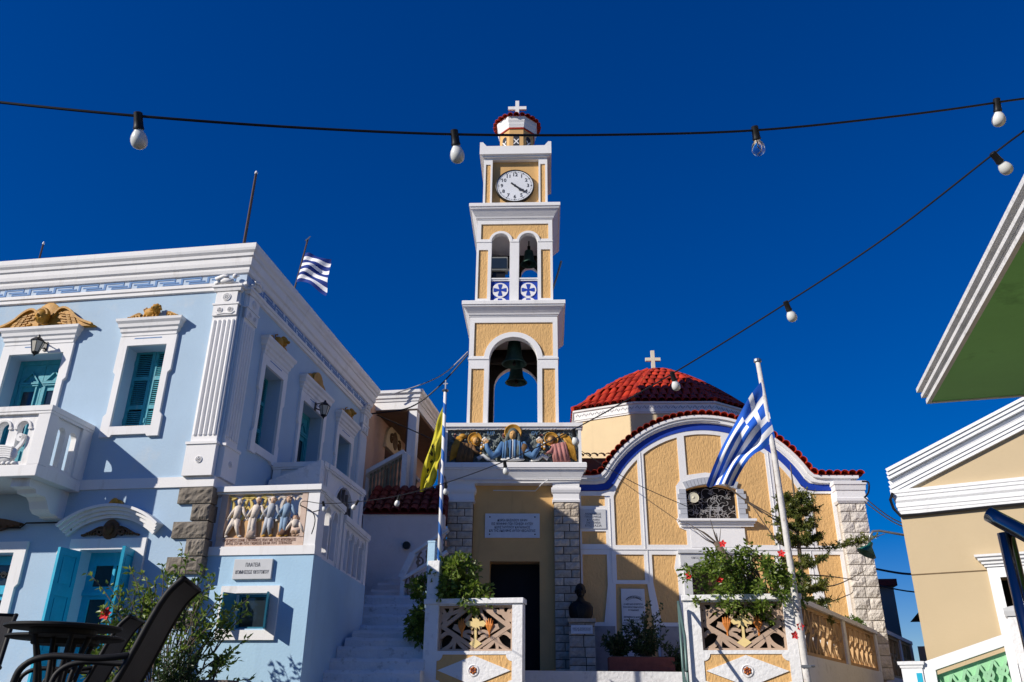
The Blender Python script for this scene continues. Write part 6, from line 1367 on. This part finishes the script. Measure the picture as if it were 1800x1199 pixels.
wire([(7.66, 17.5, 5.05), (7.75, 17.4, 5.0), (7.72, 17.4, 4.8), (7.66, 17.5, 4.7)], .02, 'black cable loop on the church corner under the tiles')
wire([(9.6, 22, 3.9), (9.75, 20.5, 3.55), (9.9, 19, 3.4)], .028, 'thick sagging cable low between church and cream house')
wire([(9.3, 22, 3.55), (9.6, 20.5, 3.15), (9.9, 19, 2.9)], .018, 'thin sagging cable low between church and cream house')
wire([cw(1.46, .1, 5.85), cw(2.6, -.6, 4.9), cw(3.9, -1.6, 4.0)], .008, 'thin wire hanging from the tower corner across the church front')
sl_ = thing('street_lamp', 'street lamp with green conical shade on a curved arm', 'street lamp', (6.41, 13.5, 3.12), 0)
g = G(); g.tube([(.35, .1, -.02), (0, 0, .0), (-.35, 0, .06), (-.46, 0, .05), (-.52, 0, -.02), (-.545, 0, -.13)], .02, 8); g.build('arm', GREYM, sl_, True)
g = G(); g.lathe([(.03, .08), (.04, .02), (.05, 0), (.155, -.13), (.15, -.135), (.04, -.02)], (0, 0, 0), 16); o = g.build('shade', mat('green_enamel', (.01, .09, .07), .35, .2, 5, coat=.3), sl_, True); o.location = (-.56, 0, -.2); o.rotation_euler = (0, .55, 0)
dh = thing('shaded_house', 'dark shaded house with tiled roof in the gap beyond the church', 'house', (11.35, 26, 0), 10)
part(dh, 'wall', mat('dull_plaster', (.28, .25, .22), .9, .1, 2), (0, .42, 0, 3, 0, 4.0)); part(dh, 'eave', MATS['red_underlay'], (-.05, .50, -.2, 3, 4.0, 4.2))
dh2 = thing('low_house', 'low dark house with sloping roof behind the cream house', 'house', (11.9, 24, 0), 20)
g = G(); g.plate(rect(0, 5, 0, 3.2), 0, .3, [rect(.5, .95, 1.2, 2.4)]); g.build('wall', MATS['dull_plaster'], dh2); part(dh2, 'door', DARK, (.4, 1.05, .2, .25, 1, 2.5))
g = G(); g.plate([(-.3, 3.15), (5.3, 3.15), (2.5, 4.6)], -.25, 4); g.build('roof', mat('old_roof', (.07, .05, .045), .9, .3, 6), dh2)
# ------------------------------------------------------------------ vegetation
def leafmat(name, c0, c1, trans=.35):
    m = bpy.data.materials.new(name); m.use_nodes = True; n = m.node_tree.nodes; l = m.node_tree.links; b = n['Principled BSDF']; MATS[name] = m
    tc = n.new('ShaderNodeTexCoord'); nz = n.new('ShaderNodeTexNoise'); nz.inputs['Scale'].default_value = 9; nz.inputs['Detail'].default_value = 4; l.new(tc.outputs['Object'], nz.inputs[0])
    rp = n.new('ShaderNodeValToRGB'); rp.color_ramp.elements[0].position = .35; rp.color_ramp.elements[1].position = .68; rp.color_ramp.elements[0].color = (*c0, 1); rp.color_ramp.elements[1].color = (*c1, 1); l.new(nz.outputs['Fac'], rp.inputs[0])
    l.new(rp.outputs[0], b.inputs['Base Color']); b.inputs['Roughness'].default_value = .42
    tr = n.new('ShaderNodeBsdfTranslucent'); l.new(rp.outputs[0], tr.inputs[0]); mx = n.new('ShaderNodeMixShader'); mx.inputs[0].default_value = trans
    l.new(b.outputs[0], mx.inputs[1]); l.new(tr.outputs[0], mx.inputs[2]); l.new(mx.outputs[0], n['Material Output'].inputs[0]); return m
LEAF = leafmat('hibiscus_leaf', (.06, .125, .012), (.25, .33, .05), .42); LEAFD = leafmat('dark_shrub_leaf', (.02, .045, .012), (.06, .10, .03)); NEED = leafmat('araucaria_needle', (.05, .08, .012), (.20, .21, .035), .25); TOPI = leafmat('topiary_leaf', (.04, .10, .01), (.14, .24, .03))
RED = mat('hibiscus_red', (.62, .02, .02), .6, .2, 20)
def leaf(g, p, d, L, W, R_):
    d = d.normalized(); u = d.cross(Vector((R_.uniform(-1, 1), R_.uniform(-1, 1), R_.uniform(-.2, 1)))); 
    if u.length < .05: u = d.cross(Vector((1, 0, 0)))
    u.normalize(); n = u.cross(d); m = p + d * L * .45
    g.add([p, m + u * W / 2 + n * W * .15, p + d * L - n * L * .1, m - u * W / 2 + n * W * .15], [(0, 1, 2), (0, 2, 3)])
def bush(root, crown_m, branches, L, W, per, R_, r0=.014, spread=.05, start=.35, name='crown'):
    """branches: list of point lists; leaves sit along the outer part of every branch"""
    g = G(); s = G()
    for pts in branches:
        P = smooth_path(pts, 5); s.tube(P, r0, 5, r0 * .3); n = len(P)
        for k in range(per):
            t = start + (1 - start) * (k + R_.random()) / per; i = min(n - 2, int(t * (n - 1))); q = P[i].lerp(P[i + 1], t * (n - 1) - i); ax = (P[i + 1] - P[i]).normalized()
            dd = (ax * R_.uniform(.2, 1) + Vector((R_.gauss(0, 1), R_.gauss(0, 1), R_.gauss(0, .8)))).normalized()
            leaf(g, q + dd * R_.uniform(0, spread), dd, L * R_.uniform(.6, 1.25), W * R_.uniform(.7, 1.2), R_)
    s.build('stems', BARK, root); me = g.mesh(name, crown_m); return put(name, me, root)
def flower(root, p, d, r=.045):
    g = G(); d = Vector(d).normalized(); p = Vector(p); a = d.orthogonal().normalized(); b = d.cross(a)
    for k in range(5):
        t = 2 * PI * k / 5; e = (a * math.cos(t) + b * math.sin(t)); f = (a * math.cos(t + .6) + b * math.sin(t + .6)); h = (a * math.cos(t - .6) + b * math.sin(t - .6))
        g.add([p, p + f * r * .8 + d * r * .35, p + e * r * 1.25 + d * r * .3, p + h * r * .8 + d * r * .35], [(0, 1, 2), (0, 2, 3)])
    g.tube([p, p + d * r * 1.1], r * .1, 5); g.build('flower', RED, root)
def in_ball(R_):
    while True:
        v = Vector((R_.uniform(-1, 1), R_.uniform(-1, 1), R_.uniform(-1, 1)))
        if v.length < 1: return v
# right hibiscus spilling over the parapet
R_ = random.Random(41); hb = thing('hibiscus_bush', 'dense green bush with red flowers spilling over the right parapet', 'bush', fw(4.35, .55, 1.06), FYAW)
br = []
for k in range(76):
    v = in_ball(R_); e = Vector((-.30 + v.x * .76, -.42 + v.y * .45, 1.13 + v.z * .52 - .30 * max(0, v.x)))
    if v.x < -.3: e.z += .02
    m_ = Vector((e.x * .35 + R_.uniform(-.1, .1), e.y * .45, .55 + e.z * .45)); br.append([(R_.uniform(-.06, .06), R_.uniform(-.06, .06), 0), m_, e, e + Vector((v.x * .18 - .05, v.y * .12 - .06, -.05 + R_.uniform(-.12, .1)))])
bush(hb, LEAF, br, .074, .042, 72, R_, .012, .10, .40)
for p, d in (((-.62, -.62, 1.63), (-.3, -1, .1)), ((.18, -.62, 1.47), (0, -1, .2)), ((-1.14, -.55, 1.20), (-.6, -.8, -.3)), ((-.72, -.7, 1.12), (0, -1, -.1)), ((.30, -.70, .47), (.3, -1, 0)), ((.22, -.68, .36), (.2, -1, -.2))): flower(hb, p, d, .05)
# dead pruned branches above it
db = thing('pruned_branch', 'bare pruned branch with a cut trunk leaning above the flowering bush', 'branch', fw(4.1, .5, 1.06), FYAW)
g = G(); g.tube([(.1, 0, .3), (-.15, -.05, 1.2), (-.45, -.05, 1.75)], [.05, .055, .05], 9); g.build('stump', BARK, db, True)
g = G()
for k in range(9):
    a = Vector((-.42, -.05, 1.72)); b = a + Vector((R_.uniform(-.55, .15), R_.uniform(-.2, .2), R_.uniform(.05, .45))); g.tube(smooth_path([a, a.lerp(b, .5) + Vector((0, 0, R_.uniform(-.05, .08))), b], 4), .012, 5, .003)
for q in ((.62, .1, 2.05), (.3, .1, 2.2), (.75, .0, 1.85)): g.tube(smooth_path([(-.30, 0, 2.75), (.0, .05, 2.45), q], 4), .014, 5, .008)
g.build('twigs', BARK, db)
# hibiscus in front of the blue house
R_ = random.Random(52); h2 = thing('sparse_hibiscus', 'sparse hibiscus with one red flower in front of the turquoise door', 'bush', (-4.2, 10.85, 0), 0)
tips = [(-1.22, 0, 2.0), (-.95, .05, 1.85), (-.8, -.1, 1.6), (-.55, .1, 2.02), (-.35, 0, 1.9), (-.1, .1, 2.35), (.05, -.05, 2.2), (.25, .05, 2.1), (.35, -.1, 1.75), (-1.0, .1, 1.55), (-.65, -.05, 1.75), (-.2, .1, 1.65), (.1, .1, 1.9), (-.9, 0, 1.3), (-.45, .05, 1.45), (.3, .1, 1.5), (-1.1, .0, 1.15), (.42, 0, 1.95), (-.75, .1, 2.08), (-.25, -.1, 2.1), (-.6, 0, 1.1), (-.3, .1, 1.2), (0, 0, 1.35), (-.95, -.1, .95), (.45, .25, 1.65), (.75, .45, 1.75), (.6, .4, 1.45), (.85, .4, 1.25), (.7, .5, 1.0)]
br = []
for t in tips:
    t = Vector(t); br.append([(R_.uniform(-.1, .1), R_.uniform(-.05, .05), 0), (t.x * .3 + R_.uniform(-.1, .1), t.y * .3, t.z * .5), (t.x * .75, t.y * .8, t.z * .86), t])
    for q in range(3):
        e = t * R_.uniform(.7, .95) + Vector((R_.uniform(-.3, .3), R_.uniform(-.15, .15), R_.uniform(-.15, .2))); br.append([tuple(t * .6), tuple(t * .6 + (e - t * .6) * .5 + Vector((0, 0, .04))), tuple(e)])
bush(h2, LEAF, br, .085, .042, 25, R_, .011, .03, .30)
flower(h2, (-.82, -.12, 1.48), (-.2, -1, .2), .07); flower(h2, (.12, -.1, 1.85), (.2, -1, .4), .03)
R_ = random.Random(53); h3 = thing('potted_shrub', 'dense dark green shrub in a dark pot below the terrace window', 'shrub', (-4.0, 10.75, 0), 0)
br = [[(0, 0, .35), tuple(Vector((0, 0, .55)) + v * .15), tuple(Vector((0, 0, .82)) + Vector((v.x * .33, v.y * .3, v.z * .36)))] for v in (in_ball(R_) for _ in range(60))]
bush(h3, LEAFD, br, .06, .035, 40, R_, .008, .05, .3); g = G(); g.lathe([(.17, 0), (.22, .3), (.24, .36), (.25, .42), (.22, .42), (.2, .35)], n=18); g.build('pot', mat('dark_pot', (.03, .028, .026), .6, .2, 6), h3, 40)
tb = thing('stone_trough', 'rough pebbled stone block at the foot of the terrace wall', 'block', (-3.58, 10.95, 0), 9)
g = G(); g.box(-.20, .20, -.15, .15, 0, .74); g.build('block', mat('pebbled_stone', (.16, .13, .11), .95, .6, 14, 1.0, 20, dirt=(.42, .36, .32), dscale=14, damt=.7), tb)
# climber on the left column
R_ = random.Random(61); jm = thing('column_climber', 'leafy green climber over the left parapet column', 'climber', fw(-.55, .45, 1.0), FYAW)
br = []
for k in range(84):
    v = in_ball(R_)
    if k % 3: e = Vector((.22 + v.x * .50, -.15 + v.y * .35, 1.25 + v.z * .42 - .25 * max(0, v.x)))
    else: e = Vector((-.42 + v.x * .24, -.05 + v.y * .3, .95 + v.z * .62))
    br.append([(R_.uniform(-.1, .1), .05, 0), (e.x * .4, .05, .6), tuple(e), (e.x + R_.uniform(-.1, .12), e.y - .05, e.z - R_.uniform(-.03, .18))])
bush(jm, LEAF, br, .095, .055, 62, R_, .010, .07, .42)
# dark shrubs before the memorial
R_ = random.Random(71); pt = thing('brick_planter', 'low brick planter with white edge below the memorial slab', 'planter', cw(2.49, -1.2, 1.06), CYAW)
part(pt, 'brick_body', mat('dull_brick', (.22, .07, .05), .9, .25, 8, .5, 30), (-.62, .62, 0, .5, .05, .32)); part(pt, 'white_edge', LIME, (-.64, .64, -.03, .53, 0, .06)); part(pt, 'soil', BARK, (-.58, .58, .04, .46, .3, .335))
for cx, lab, hh, wd in ((2.05, 'dark round shrub at the left end of the brick planter', .50, .34), (2.60, 'tallest dark shrub with thin shoots in the brick planter', .82, .46), (3.15, 'dark wide shrub between the planter and the right parapet', .60, .40)):
    t = thing('dark_shrub', lab, 'shrub', cw(cx, -.95, 1.36 if cx < 3 else 1.06), CYAW, 'shrubs before the memorial')
    br = []
    for k in range(46):
        v = in_ball(R_); e = Vector((v.x * wd, v.y * .3, hh * .55 + v.z * hh * .5)); br.append([(v.x * .1, 0, 0), (e.x * .5, e.y * .5, e.z * .6), tuple(e)])
    if hh > .7: br += [[(0, 0, .3), (.2, 0, .7), (.38, 0, 1.0)], [(0, 0, .3), (.05, 0, .8), (.1, 0, 1.05)]]
    bush(t, LEAFD, br, .07, .042, 36, R_, .008, .04, .25)
# araucaria
R_ = random.Random(81); ar = thing('araucaria_tree', 'thin araucaria tree with tufted whorled branches before the church front', 'tree', (5.0, 14.5, 1.06), 0)
g = G(); g.tube([(0, 0, 0), (.03, 0, 1.2), (.06, 0, 2.4), (.09, 0, 3.0), (.09, 0, 3.5)], [.05, .042, .03, .018, .008], 8); g.build('trunk', BARK, ar, True)
lg = G(); sg = G()
def needles(P, r, n, L):
    m = len(P)
    for k in range(n):
        t = k / n; i = min(m - 2, int(t * (m - 1))); q = P[i].lerp(P[i + 1], t * (m - 1) - i); ax = (P[i + 1] - P[i]).normalized()
        dd = (ax * .55 + Vector((R_.gauss(0, 1), R_.gauss(0, 1), R_.gauss(0, 1)))).normalized(); leaf(lg, q, dd, L * R_.uniform(.8, 1.5), .022, R_)
for w, (z, Lb, n, tuft) in enumerate(((.75, .36, 5, 1), (1.05, .32, 5, 1), (1.35, .34, 6, 1), (1.75, .30, 5, .8), (2.15, .34, 6, 1), (2.4, .32, 6, 1), (2.65, .28, 6, 1), (2.85, .2, 5, 1))):
    for k in range(n):
        a = 2 * PI * k / n + w * .7; d = Vector((math.cos(a), math.sin(a), 0)); ln = Lb * R_.uniform(.8, 1.2)
        P = smooth_path([Vector((.06, 0, z)), Vector((.06, 0, z)) + d * ln * .5 + Vector((0, 0, -.04)), Vector((.06, 0, z)) + d * ln + Vector((0, 0, .10 * ln + .04))], 5); sg.tube(P, .014, 5, .006)
        needles(P[1:], .03, int(90 * tuft), .075)
        for q in range(int(14 * tuft)):
            b = P[R_.randint(3, len(P) - 1)]; e = b + (d * R_.uniform(0, .5) + Vector((R_.uniform(-.6, .6), R_.uniform(-.6, .6), R_.uniform(-.25, .5)))) * .22; Q = smooth_path([b, (b + e) / 2 + Vector((0, 0, -.01)), e], 3); needles(Q, .03, 26, .055)
for (z, tip, tf) in ((2.0, (1.55, -.1, 2.25), 1), (1.35, (1.1, -.1, 1.62), 0), (1.55, (.95, -.1, 1.45), 0), (1.1, (.85, 0, 1.25), 0), (2.0, (-.75, -.2, 2.7), 0)):
    P = smooth_path([(.05, 0, z), (tip[0] * .5, tip[1], z + (tip[2] - z) * .15 - .02), tip], 6); sg.tube(P, .016, 5, .006)
    if tf:
        for q in range(26):
            b = P[R_.randint(3, 9)]; e = b + Vector((R_.uniform(-.05, .2), R_.uniform(-.15, .15), R_.uniform(-.03, .14))); needles(smooth_path([b, (b + e) / 2, e], 3), .03, 26, .055)
    else:
        for q in range(4): b = P[-1 - q * 2]; e = b + Vector((R_.uniform(-.05, .12), 0, R_.uniform(.02, .16))); sg.tube([b, e], .006, 4, .002)
sg.build('branches', BARK, ar); put('crown', lg.mesh('crown', NEED), ar)
# round topiary
R_ = random.Random(91); tp = thing('topiary_ball', 'small clipped bright green bush behind the long balustrade', 'bush', tuple(lb.matrix_basis @ Vector((5.95, .36, 1.06))), 0)
br = [[(0, 0, .2), tuple(Vector((0, 0, .86)) + v.normalized() * .2), tuple(Vector((0, 0, .86)) + v.normalized() * .30)] for v in (in_ball(R_) for _ in range(110))]
bush(tp, TOPI, br, .05, .03, 26, R_, .006, .03, .5)

# ------------------------------------------------------------------ cafe furniture
RES = mat('black_resin', (.006, .006, .0065), .6, .2, 5); SLING = mat('charcoal_sling', (.05, .047, .045), .65, .25, 3, .6, 120, bstretch=(1.0, .02, .02), bdist=.004)
def table(label, x, y, r, top=.745):
    t = thing('bistro_table', label, 'table', (x, y, .16), 0, 'cafe tables')
    g = G(); g.lathe([(.02, top - .02), (r * .96, top - .024), (r, top - .016), (r, top - .004), (r * .97, top), (.02, top)], n=48); g.build('table_top', RES, t, 40)
    g = G(); g.lathe([(r * .55, top - .06), (r * .57, top - .05), (r * .57, top - .025), (r * .5, top - .026)], n=32); g.build('apron_ring', RES, t)
    for k in range(4):
        a = PI / 4 + PI / 2 * k; c, s = math.cos(a), math.sin(a); g = G(); g.tube(smooth_path([(c * r * .5, s * r * .5, top - .03), (c * r * .30, s * r * .30, .45), (c * r * .32, s * r * .32, .25), (c * r * .8, s * r * .8, 0)], 5), .017, 8); g.build('leg', RES, t, True)
    g = G(); g.tube([(r * .31 * math.cos(a * PI / 12), r * .31 * math.sin(a * PI / 12), .32) for a in range(25)], .012, 6); g.build('leg_ring', RES, t, True)
table('nearest round black bistro table at bottom left', -2.82, 5.50, .34); table('second round black bistro table just behind the nearest one', -3.25, 6.40, .40)
def chair(label, x, y, face, s=1.0):
    """sling armchair; 'face' is the compass angle the sitter looks to, measured from +y to the left"""
    t = thing('sling_chair', label, 'chair', (x, y, .16), 0, 'cafe sling chairs'); t.rotation_euler = (0, 0, rad(face)); t.scale = (s, s, s)
    w = .25
    prof = [(.26, .40), (.10, .385), (-.12, .37), (-.20, .40), (-.27, .56), (-.34, .75), (-.40, .88), (-.47, .96)]
    P = smooth_path([(0, a, b) for a, b in prof], 4); g = G(); vs = []
    for p in P:
        for x_ in (-w + .015, w - .015): vs += [(x_, p.y, p.z)]
    n = len(P); off = [Vector((0, .006, .008))] * n
    g.add(vs + [tuple(Vector(v) - Vector((0, .005, .007))) for v in vs], [(2 * i, 2 * i + 1, 2 * i + 3, 2 * i + 2) for i in range(n - 1)] + [(2 * n + 2 * i, 2 * n + 2 * i + 2, 2 * n + 2 * i + 3, 2 * n + 2 * i + 1) for i in range(n - 1)]); g.build('sling', SLING, t)
    for sx in (-1, 1):
        g = G(); g.tube([(sx * w, p.y, p.z) for p in P], .019, 8); g.build('side_rail', RES, t, True)
        g = G(); g.tube(smooth_path([(sx * (w + .03), .30, 0), (sx * (w + .03), .26, .38), (sx * (w + .04), .22, .50), (sx * (w + .04), .10, .545), (sx * (w + .035), -.12, .54), (sx * w, -.27, .56)], 5), .017, 8); g.build('arm', RES, t, True)
        g = G(); g.tube(smooth_path([(sx * (w + .03), -.34, 0), (sx * (w + .02), -.26, .25), (sx * w, -.05, .38), (sx * w, .15, .385)], 5), .017, 8); g.build('leg', RES, t, True)
    g = G(); [G().tube([(-w, y_, z_), (w, y_, z_)], .014, 8).build('cross_bar', RES, t, True) for y_, z_ in ((-.465, .955), (.26, .39), (-.19, .37))]
chair('nearest black sling chair, its tall back leaning in front of the blue house', -2.05, 4.30, 100, .90)
chair('black sling chair behind the nearest one, beside the tables', -3.62, 7.25, 100)
chair('black sling chair at the far left behind the tables', -4.15, 6.6, 200)
